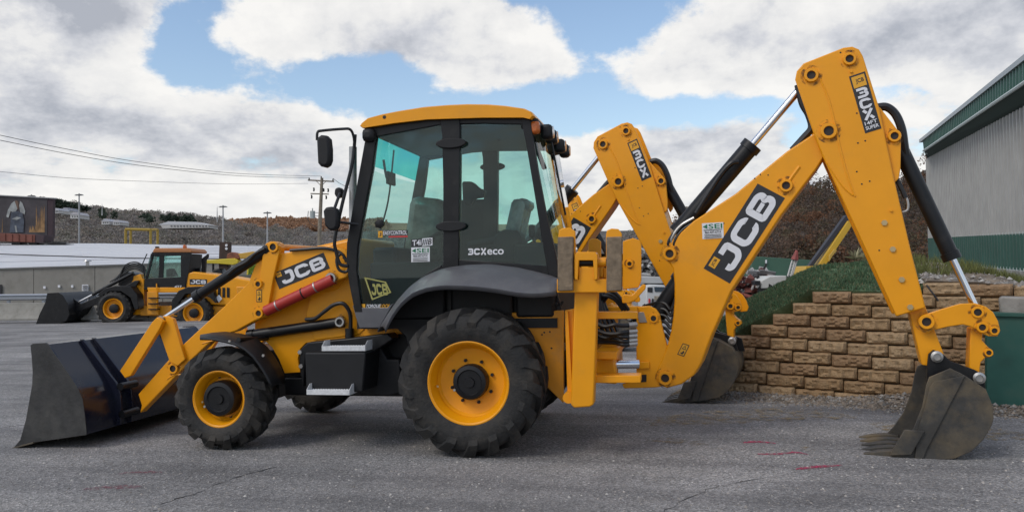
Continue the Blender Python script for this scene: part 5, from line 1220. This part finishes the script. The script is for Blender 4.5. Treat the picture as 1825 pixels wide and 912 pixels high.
lp('seat', [(296, 480), (303, 478), (310, 492), (296, 494)], 1.0, 1.5, BLK); lp('exhaust', [(359, 486), (359, 461), (370, 452), (370, 458), (366, 464), (365, 486)], 1.2, 1.4, BLK); lp('air_filter', [(346, 486), (345, 479), (356, 477), (357, 486)], 1.5, 1.8, BLK)
lp('ladder', [(262, 520), (282, 520), (282, 560), (262, 560)], .35, .40, YELD, .01)
for y in (530, 540, 550): lp('ladder_tread', [(264, y), (280, y), (280, y+2), (264, y+2)], .2, .5, BLK, .005)
MB().tube([LF.hit(279, 505, .33), LF.hit(280, 530, .3), LF.hit(279, 556, .33)], .025, 6).done('handrail', YEL, WLD)
for n0 in (.55, 1.95):
    lp('lift_arm', [(240, 500), (248, 500), (236, 520), (165, 545), (130, 560), (122, 556), (128, 548), (165, 532), (225, 508)], n0, n0+.12, BLK)
    MB().tube([LF.hit(238, 486, n0+.06), LF.hit(165, 525, n0+.06)], .075, 10).done('lift_ram', BLK, WLD); MB().tube([LF.hit(165, 525, n0+.06), LF.hit(140, 538, n0+.06)], .04, 8).done('lift_rod', CHR, WLD)
lp('loader_frame_head', [(210, 508), (214, 490), (226, 484), (240, 488), (246, 505), (236, 512)], .9, 1.7, BLK); lp('frame_tower', [(236, 505), (238, 492), (250, 488), (256, 500), (254, 512)], .7, 1.9, YEL)
for i in range(5): hose(WLD, [LF.hit(212-4*i, 498+i, .8+.1*i), LF.hit(222, 474+i*3, .8+.1*i), LF.hit(240, 467+i*3, .8), LF.hit(256, 474+i*3, .8), LF.hit(260, 486+2*i, .8)], .03)
lp('quick_hitch', [(100, 560), (112, 530), (128, 530), (150, 545), (140, 562), (120, 566)], .6, 2.0, BLK)
bp = [(64, 577), (70, 560), (80, 540), (84, 522), (104, 521), (112, 526), (120, 540), (124, 560), (118, 572), (104, 577)]
bo = lp('bucket_side', bp, -.1, -.05, BLK, .01); lp('bucket_side', bp, 2.65, 2.7, BLK, .01); lp('bucket_shell', [(104, 521), (112, 526), (120, 540), (124, 560), (118, 572), (104, 577), (64, 577.5), (64, 575.5), (103, 574), (115, 570), (120, 559), (116, 541), (109, 528)], -.05, 2.65, BLK, .01)

decal('model_number', WLD, LF, .395, (311, 513), (324, 513), (311, 508.5), [('txt', '427', (0, 0, 1, 1), 1)], DM)
for x in (380, 388, 396, 404): lp('engine_louvre', [(x, 512), (x+5, 512.5), (x+5, 530), (x, 529.5)], .42, .449, BLK, .01)
lp('mirror', [(268, 452), (272, 451), (272, 462), (268, 462)], .1, .2, BLK, .02); lp('work_lamp', [(276, 439), (281, 439), (281, 442), (276, 442)], .6, .8, BLK, .02); lp('beacon', [(326, 436), (330, 436), (331, 442), (325, 442)], 1.2, 1.4, AMB, .03)
lp('rear_counterweight', [(420, 510), (470, 512), (472, 556), (428, 560)], .4, 2.2, YELD, .05); lp('rear_grille', [(405, 532), (420, 532), (420, 556), (405, 556)], .5, 2.1, BLK, .03)
MB().tube([LF.hit(258, 497, .35), LF.hit(254, 470, .35), LF.hit(262, 452, .36)], .022, 6).done('handrail', BLK, WLD)
lp('hazard_plate', [(384, 531), (390, 525), (396, 532), (390, 539)], .34, .36, WHT, .01)
# ------------------------------------------------------------------ yellow lift machine, steel post and truck behind
YL = mat('lemon_paint', (.62, .47, .03), .5); BRN = mat('rusty_steel', (.055, .032, .024), .8, var=.3, vscale=4)
TF = FD(44)
EX = thing('yellow_mobile_crane', tuple(TF.hit(430, 520, 1)), 'lemon-yellow mobile crane with long flat boom behind the wheel loader', 'crane')
plate('boom', EX, TF, [(366, 469), (368, 463), (417, 460), (424, 463), (424, 469), (415, 472), (390, 470)], .5, 1.2, YL, .03)
plate('winch', EX, TF, [(403, 460), (405, 452), (413, 449), (424, 451), (429, 456), (427, 461), (412, 462)], .6, 1.2, mat('winch_rust', (.22, .075, .04), .7, var=.4, vscale=4), .04)
plate('upper_boom', EX, TF, [(424, 452), (450, 448), (470, 450), (470, 458), (428, 461)], .6, 1.3, mat('orange_yellow_boom', (.55, .32, .05), .6), .03)
plate('cab', EX, TF, [(440, 476), (452, 468), (470, 468), (472, 500), (438, 500)], .3, 2.0, YL, .05); MB().pr(TF, [(443, 478), (453, 471), (466, 471), (466, 488), (442, 490)], .28, .29).done('window', GLD, EX)
plate('deck', EX, TF, [(415, 490), (480, 488), (480, 515), (410, 520)], .2, 2.2, mat('machine_green_grey', (.10, .10, .08), .7, var=.5, vscale=2), .03)
plate('engine_block', EX, TF, [(372, 492), (380, 480), (392, 478), (398, 488), (396, 500), (372, 500)], .6, 1.4, BLK, .06); plate('outrigger', EX, TF, [(378, 470), (381, 470), (381, 520), (378, 520)], .9, 1.0, BLK, .01); plate('counterweight', EX, TF, [(390, 470), (404, 470), (404, 476), (390, 476)], .7, 1.4, BRN, .02)
for x in (388, 432, 462):
    c = TF.hit(x, 528, .3); wo = MB().lathe([(.001, .02), (.3, .02), (.34, -.02), (.55, 0), (.58, .1), (.58, .35), (.3, .4)], c, TF.N, 24).done('wheel', RUB, EX)
PS = plate('steel_post', None, TF, [(389.5, 470), (391, 431), (409, 431.5), (408.5, 450), (405, 470), (405, 530), (391, 530)], 2.6, 3.0, BRN, .02)
tag(PS, 'brown rusty steel post with two pale discs standing behind the yellow crane', 'post')
for y in (437, 443):
    c = TF.hit(403.5, y, 2.59); MB().lathe([(.08, 0), (.07, -.03), (.001, -.03)], c, TF.N, 14).done('disc', WHT, PS)
# ------------------------------------------------------------------ billboard, rail wagon, poles, gantry, containers
BF2 = FD(118)
BB = thing('billboard', tuple(BF2.hit(45, 425, 0)), 'huge dark mural billboard of a standing figure among tall dry grass', 'billboard')
plate('panel', BB, BF2, [(-70, 345), (84, 352.5), (84, 425), (-70, 422)], 0, .6, mat('mural_dark', (.045, .038, .042), .7, var=.35, vscale=.6), .02)
plate('side_panel', BB, BF2, [(84.3, 352.6), (95, 353.6), (94, 424), (84.3, 425)], 0.05, .6, mat('mural_edge', (.035, .018, .024), .7), .02)
MB().pr(BF2, [(-70, 343.5), (95, 352.3), (95, 354), (-70, 345.3)], -.2, .7).done('top_edge', mat('billboard_cap', (.3, .3, .3), .6), BB)
WH2, JN, TANW, SKN = mat('mural_white', (.28, .29, .28), .8, var=.3, vscale=1), mat('mural_denim', (.055, .065, .085), .8, var=.5, vscale=1.5), mat('mural_wheat', (.26, .15, .065), .8, var=.5, vscale=1.2), mat('mural_skin', (.14, .085, .06), .8)
def prt(px, m_, k): MB().poly([BF2.hit(a, b, -.02*k) for a, b in px]).done('print', m_, BB, smooth=False)
rr = random.Random(9)
for x0, x1, y0, y1 in ((-70, 14, 386, 414), (64, 80, 362, 414), (52, 64, 400, 414)):
    for k in range(26):
        x = rr.uniform(x0, x1); yb = y1; yt = rr.uniform(y0, lerp(y0, y1, .6)); w_ = rr.uniform(.5, 1.3); prt([(x-w_, yb), (x+w_, yb), (x+rr.uniform(-1, 2), yt)], TANW, 1+k*.01)
prt([(26, 358), (30, 357), (33, 361), (33, 372), (28, 376), (25, 364)], SKN, 3); prt([(20, 363), (26, 358), (31, 372), (26, 380), (19, 376), (15, 388), (11, 386), (14, 374)], WH2, 4); prt([(36, 358), (40, 362), (45, 376), (44, 382), (40, 380), (36, 378), (34, 366)], WH2, 4); prt([(20, 378), (31, 376), (40, 380), (43, 392), (42, 414), (17, 414), (19, 392)], JN, 5)
prt([(21, 390), (30, 386), (38, 388), (30, 392)], WH2, 6); prt([(26, 402), (29, 402), (31, 414), (28, 414)], WH2, 6)
RWG = thing('rail_wagon', tuple(dp(30, 434, 112)), 'rust-red rail wagon standing below the mural billboard', 'rail wagon')
RF_ = FD(112); rust = mat('rust_red_wagon', (.16, .055, .038), .8, var=.25, vscale=.5)
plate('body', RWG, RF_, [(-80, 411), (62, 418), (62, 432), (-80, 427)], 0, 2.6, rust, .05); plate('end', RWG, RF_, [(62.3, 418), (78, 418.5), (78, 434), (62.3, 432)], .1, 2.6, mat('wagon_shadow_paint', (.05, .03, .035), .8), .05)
for i in range(12): x = -76+i*12; plate('rib', RWG, RF_, [(x, 412+i*.57), (x+1.2, 412.1+i*.57), (x+1.2, 427+i*.4), (x, 427+i*.4)], -.12, -.002, rust, .02)
for x in (-30, 20, 50, 90): plate('bogie', RWG, RF_, [(x, 430), (x+16, 431), (x+16, 436.5), (x, 435.5)], .4, 2.2, BLK, .05)
plate('platform', RWG, RF_, [(70, 432), (116, 434), (116, 436), (70, 434.5)], 0, 2.4, BLK, .03)
for x in (82, 94, 108, 115): plate('rail_post', RWG, RF_, [(x, 428), (x+.8, 428), (x+.8, 434), (x, 434)], 0, .1, BLK, .01)
LP_ = mat('galvanised_mast', (.40, .40, .40), .6, .3)
for x, y0, y1, dpt, lab in ((141, 347, 436, 130, 'tall light mast left of the wheel loader, nearest the billboard'), (397.5, 368, 440, 160, 'tall light mast standing above the steel post'), (476.5, 379, 440, 185, 'shorter light mast just left of the loader arm top'), (56, 349, 440, 150, 'light mast whose head just shows over the billboard')):
    t = thing('light_mast', tuple(dp(x, y1, dpt)), lab, 'light mast', 'light masts beyond the warehouse')
    MB().cyl(dp(x, y1+6, dpt), dp(x, y0, dpt), .16*dpt/130, .10*dpt/130, 8).done('pole', LP_, t)
    h_ = MB(); c = dp(x, y0, dpt); s_ = dpt/130
    h_.box(c, (.9*s_, .5*s_, .12*s_)).cyl(c, c+Vector((0, 0, .2*s_)), .1*s_, seg=6)
    for dx in (-.42, -.14, .14, .42): h_.box(c+_r*dx*s_*1.2+Vector((0, 0, -.08*s_)), (.22*s_, .4*s_, .1*s_))
    h_.done('lamp_head', mat('lamp_grey', (.2, .2, .2), .6), t)
for x, y0, y1 in ((387, 370, 396), (182, 365, 384)):
    t = MB().cyl(dp(x, y1, 380), dp(x, y0, 380), .3, .12, 5).cyl(dp(x, y0, 380), dp(x, y0-4, 380), .06, .03, 4).done('radio_mast', LP_); tag(t, 'thin radio mast on the skyline left of the steel post' if x > 300 else 'thin radio mast on the skyline above the evergreens', 'mast')
GC = thing('gantry_crane', tuple(dp(255, 438, 170)), 'yellow gantry crane frame standing beyond the white warehouse roof', 'gantry crane')
gy = mat('gantry_yellow', (.36, .24, .035), .7)
for d_, xs in ((170, (224, 268.5)), (178, (233, 281))):
    MB().tube([dp(xs[0], 408.5, d_), dp(xs[1], 409.5, d_)], .32, 6).done('beam', gy, GC)
    for x in xs: MB().tube([dp(x, 408, d_), dp(x, 440, d_)], .26, 6).done('leg', gy, GC)
MB().tube([dp(268.5, 410, 170), dp(281, 409.5, 178)], .2, 6).done('cross_beam', gy, GC); MB().tube([dp(224, 409, 170), dp(233, 408.5, 178)], .2, 6).done('cross_beam', gy, GC)
labs = ['white box trailer farthest left beyond the warehouse roof', 'white box trailer left of the red one beyond the roof', 'red box trailer among the white ones beyond the roof', 'white box trailer right of the red one', 'white box trailer left of the steel post', 'white box trailer right of the steel post', 'long white box trailer left of the bucket ram', 'white box trailer behind the loader arm top', 'white box trailer right of the loader arm top']
for i, (x0, x1) in enumerate(((291, 305), (307, 322), (324.5, 341), (343, 376), (381, 390), (410, 440), (443, 468), (470, 490), (500, 514))):
    t = thing('box_trailer', tuple(dp((x0+x1)/2, 446, 150)), labs[i], 'trailer', 'box trailers beyond the warehouse')
    F150 = FD(150); plate('box', t, F150, [(x0, 436.5), (x1, 437), (x1, 444), (x0, 443.5)], 0, 2.5, mat('trailer_paint', (.30, .05, .04) if i == 2 else (.45, .45, .45), .6, var=.1), .05)
    plate('chassis', t, F150, [(x0+1, 444), (x1-1, 444.4), (x1-1, 447), (x0+1, 446.6)], .3, 2.2, BLK, .03)
def house(cx, cy, w_, h_, d_, lab, roofc):
    t = thing('house', tuple(dp(cx, cy, d_)), lab, 'house', 'houses on the far hillside'); f_ = FD(d_)
    plate('wall', t, f_, [(cx-w_/2, cy-h_*.5), (cx+w_/2, cy-h_*.45), (cx+w_/2, cy+h_*.3), (cx-w_/2, cy+h_*.3)], 0, 8, mat('house_wall', (.5, .49, .47), .8), .05)
    plate('roof', t, f_, [(cx-w_*.55, cy-h_*.48), (cx-w_*.2, cy-h_), (cx+w_*.25, cy-h_), (cx+w_*.55, cy-h_*.42)], -.15, 8, mat('house_roof', tuple(c*1.5 for c in roofc), .8), .05)
    for k in (-.25, 0.02, .28): plate('window', t, f_, [(cx+w_*k-.6, cy-h_*.3), (cx+w_*k+.6, cy-h_*.3), (cx+w_*k+.6, cy), (cx+w_*k-.6, cy)], -.1, -.01, BVN, .01)
for a in ((100, 378, 10, 7, 330, 'small pale house just right of the billboard on the hillside', (.32, .32, .34)), (116, 380, 14, 10, 340, 'grey-roofed house left of the tall light mast on the hillside', (.22, .22, .24)), (133, 387, 16, 9, 325, 'larger grey-roofed house lower on the slope beside the light mast', (.30, .29, .30)), (188, 398, 14, 8, 320, 'pale house on the slope above the gantry crane', (.30, .30, .32)), (207, 399, 12, 7, 320, 'small pale house right of its twin above the gantry crane', (.34, .33, .34))): house(*a)
LBu = thing('long_building', tuple(dp(325, 402, 310)), 'long pale arched building on the far hillside above the gantry crane', 'building'); f_ = FD(310)
plate('wall', LBu, f_, [(285, 400), (370, 401), (372, 406), (290, 407)], 0, 10, mat('long_wall', (.5, .48, .45), .8), .05); plate('roof', LBu, f_, [(281, 400.5), (300, 394.5), (350, 395.5), (373, 401)], -.1, 10, mat('long_roof', (.55, .55, .56), .7), .05)
for i in range(12): x = 304+i*5.6; plate('window', LBu, f_, [(x, 401.5), (x+2.6, 401.5), (x+2.6, 404), (x, 404)], -.2, -.02, GREY, .01)
# ------------------------------------------------------------------ utility pole and wires
UD = 62; UPO = thing('utility_pole', tuple(dp(569, 470, UD)), 'weathered wooden utility pole with two crossarms and a grey transformer', 'utility pole')
tim = mat('weathered_timber', (.19, .16, .12), .9, var=.3, vscale=6)
MB().tube([dp(568, 500, UD), dp(570, 400, UD), dp(573.8, 317, UD)], [.17, .15, .11], 10).done('pole', tim, UPO)
MB().tube([dp(549, 321, UD), dp(595.5, 323.5, UD)], .06, 6).done('crossarm', tim, UPO); MB().tube([dp(553.5, 345, UD), dp(586, 346, UD)], .05, 6).done('crossarm', tim, UPO)
for x, y in ((551, 316.5), (572.5, 314), (593.5, 318.5)): MB().cyl(dp(x, y+4, UD), dp(x, y, UD), .06, .04, 8).done('insulator', PLA, UPO)
for x, y in ((559, 338), (576.5, 339), (584.5, 339.5), (555, 351), (581, 352)): MB().tube([dp(x, y-3.5, UD), dp(x+.8, y, UD), dp(x, y+3, UD)], .06, 6).done('cutout_fuse', PLA, UPO)
for a, b in (((563, 322), (572, 331)), ((581, 323), (573, 331))): MB().tube([dp(*a, UD), dp(*b, UD)], .025, 5).done('brace', tim, UPO)
MB().cyl(dp(557, 389, UD), dp(557, 376, UD), .2, seg=14).cyl(dp(557, 376, UD), dp(557, 371, UD), .04, seg=6).done('transformer', mat('transformer_grey', (.32, .35, .33), .6), UPO)
for y in (379, 385): MB().tube([dp(562, y, UD), dp(569, y, UD)], .03, 5).done('transformer_bracket', STL, UPO)
hose(UPO, [dp(549.5, 376, UD), dp(549, 392, UD), dp(556, 400, UD), dp(566, 404, UD)], .025, 'service_cable')
wl = mat('power_line', (.04, .04, .042), .6)
for k, (px, lab) in enumerate((([(572, 314), (420, 309), (250, 289), (120, 266), (0, 241), (-120, 214)], 'uppermost power line sagging left from the utility pole'), ([(551, 317), (420, 313), (250, 295), (120, 274), (0, 250), (-120, 226)], 'second power line just below the uppermost one'), ([(549, 327), (420, 328), (250, 323), (120, 317), (0, 306), (-120, 296)], 'lowest thin power line running left from the pole'))):
    ds = [62, 52, 43, 38, 34, 31]
    tag(MB().tube(smooth_path([dp(a, b, d_) for (a, b), d_ in zip(px, ds)], 8), [.014]*41 if k < 2 else [.009]*41, 5).done('power_line', wl), lab, 'power line', 'power lines')
for k, (px, lab) in enumerate((([(593.5, 318), (604, 326), (640, 345)], 'short power line leaving the pole crossarm to the right'),)):
    tag(MB().tube([dp(a, b, d_) for (a, b), d_ in zip(px, (62, 66, 80))], .02, 5).done('power_line', wl), lab, 'power line', 'power lines')
tag(MB().tube(smooth_path([dp(a, b, 52) for a, b in ((-100, 449), (100, 456), (250, 460), (400, 461))], 8), .035, 5).done('power_line', wl), 'black service cable crossing in front of the white roof', 'power line', 'power lines')
# ------------------------------------------------------------------ things seen past the digging arm
GB = thing('green_roofed_shed', tuple(dp(1400, 500, 85)), 'long low shed with plain green roof beyond the grass bank', 'building'); f85 = FD(85)
plate('roof', GB, f85, [(1340, 457), (1350, 457), (1460, 464), (1460, 492), (1340, 492)], 0, 10, mat('green_roof', (.05, .115, .075), .7, var=.15, vscale=.3), .05); plate('wall', GB, f85, [(1330, 492.3), (1460, 492.3), (1460, 512), (1330, 512)], .3, 9.7, mat('shed_wall', (.3, .3, .28), .8), .05); plate('vent', GB, f85, [(1365, 463), (1367, 463), (1367, 469), (1365, 469)], -.3, -.01, WHT, .01)
LT = thing('lattice_boom', tuple(dp(1412, 500, 50)), 'white lattice crane boom with red tip standing before the green roof', 'crane'); wp = mat('white_boom', (.55, .53, .5), .6)
for a, b in (((1404, 492), (1412, 464)), ((1412, 490), (1421, 462)), ((1409, 494), (1417, 464))): MB().tube([dp(*a, 50), dp(*b, 50)], .06, 6).done('chord', wp, LT)
for i in range(6): t = i/5; MB().tube([dp(lerp(1404, 1412, t), lerp(492, 464, t), 50), dp(lerp(1412, 1421, min(1, t+.15)), lerp(490, 462, min(1, t+.15)), 50)], .03, 5).done('lacing', wp, LT)
MB().tube([dp(1416, 463, 50), dp(1420, 446, 50)], [.25, .08], 6).done('red_tip', mat('boom_red', (.26, .06, .05), .7, var=.4, vscale=4), LT)
YB = thing('yellow_crane', tuple(dp(1460, 475, 58)), 'yellow telescopic crane boom leaning up to the right behind the dipper', 'crane'); f58 = FD(58)
plate('boom', YB, f58, [(1459, 472), (1472, 472), (1520, 400), (1512, 393)], 0, .9, mat('crane_yellow', (.60, .36, .03), .5), .03); plate('boom_ram', YB, f58, [(1440, 476), (1449, 474), (1515, 388), (1508, 383)], .2, .7, mat('crane_dark', (.035, .035, .045), .6), .03)
plate('boom_fitting', YB, f58, [(1478, 466), (1484, 456), (1492, 446), (1487, 444), (1478, 456)], -.2, -.01, mat('crane_yellow2', (.5, .32, .06), .6), .02)
plate('turret', YB, f58, [(1436, 474), (1475, 474), (1480, 500), (1430, 500)], -.3, 2, mat('crane_yellow3', (.55, .33, .03), .5), .05)
# scrap and machinery behind the boom
SCR = [mat('scrap_red', (.16, .045, .035), .8, isl=.4), mat('scrap_dark', (.05, .045, .045), .8), mat('scrap_grey', (.28, .27, .26), .8, isl=.4), mat('scrap_white', (.5, .49, .47), .7)]
def scrap(cx, cy, w_, h_, depth, n_, lab, weights, seed):
    rn = random.Random(seed); t = MB()
    for k in range(n_):
        c = dp(cx+rn.uniform(-w_, w_), cy+rn.uniform(-h_, h_), depth+rn.uniform(-1, 1)); t.mi = rn.choices(range(4), weights)[0]; q = Matrix.Rotation(rn.uniform(0, 3), 3, Vector((rn.random(), rn.random(), rn.random()+.1)).normalized()); t.box(c, (rn.uniform(.1, 1.2), rn.uniform(.05, .2), rn.uniform(.05, .3)), q)
    return tag(t.done('scrap_pile', SCR, smooth=False), lab, 'scrap', kind='stuff')
scrap(1345, 520, 38, 26, 46, 200, 'heap of red and dark scrap machinery beyond the grass bank', (6, 3, 1, 1), 1)
scrap(1352, 488, 18, 6, 48, 40, 'pale machinery pieces above the red scrap heap', (1, 1, 4, 4), 2)
scrap(1175, 470, 40, 22, 50, 150, 'pale cluttered machinery seen between the digging arms', (1, 2, 6, 4), 3)
WT = thing('flat_truck', tuple(dp(1390, 520, 44)), 'white flatbed truck body half hidden by the grass bank', 'truck'); f44 = FD(44)
plate('body', WT, f44, [(1357, 500), (1372, 492), (1402, 491), (1402, 512), (1357, 514)], 0, 2, mat('truck_white', (.55, .54, .5), .6), .05); plate('cab_window', WT, f44, [(1345, 500), (1355, 500), (1355, 508), (1345, 508)], -.1, .5, BVN, .02)
for x in (1365, 1395): MB().cyl(dp(x, 519, 44), dp(x, 519, 44.35), .45, seg=16).done('wheel', RUB, WT)
TRK = thing('white_truck', tuple(dp(1168, 555, 34)), 'white truck with dark windscreen seen between kingpost and boom', 'truck'); f34 = FD(34); tw_ = mat('truck_cab_white', (.55, .55, .54), .5)
plate('cab', TRK, f34, [(1151, 509), (1162, 507), (1188, 508), (1190, 522), (1194, 530), (1194, 552), (1151, 550)], 0, 2.1, tw_, .06)
plate('side_window', TRK, f34, [(1154, 512), (1163, 512), (1163, 521), (1154, 520)], -.03, -.002, BVN, .01); plate('windscreen', TRK, f34, [(1166, 511), (1185, 511.5), (1186, 520), (1167, 519.5)], -.03, -.002, mat('truck_glass', (.05, .07, .09), .1), .01)
plate('grille', TRK, f34, [(1166, 527), (1186, 528), (1186, 536), (1166, 535)], -.03, -.002, mat('grille_tan', (.3, .26, .2), .7, var=.5, vscale=8), .01); plate('box', TRK, f34, [(1140, 492), (1205, 494), (1205, 506), (1140, 505)], .8, 4, mat('truck_box', (.42, .42, .41), .7), .05); plate('bumper', TRK, f34, [(1150, 548), (1196, 550), (1196, 558), (1150, 556)], -.1, .2, STL, .02)
for x in (1158, 1190): MB().cyl(dp(x, 556, 34.1), dp(x, 556, 34.5), .42, seg=16).done('wheel', RUB, TRK)
for i, x in enumerate((1156, 1162)):
    plate('side_lamp', TRK, f34, [(x, 532), (x+3, 532), (x+3, 546), (x, 546)], -.06, -.004, [RVN, BLK][i], .01)
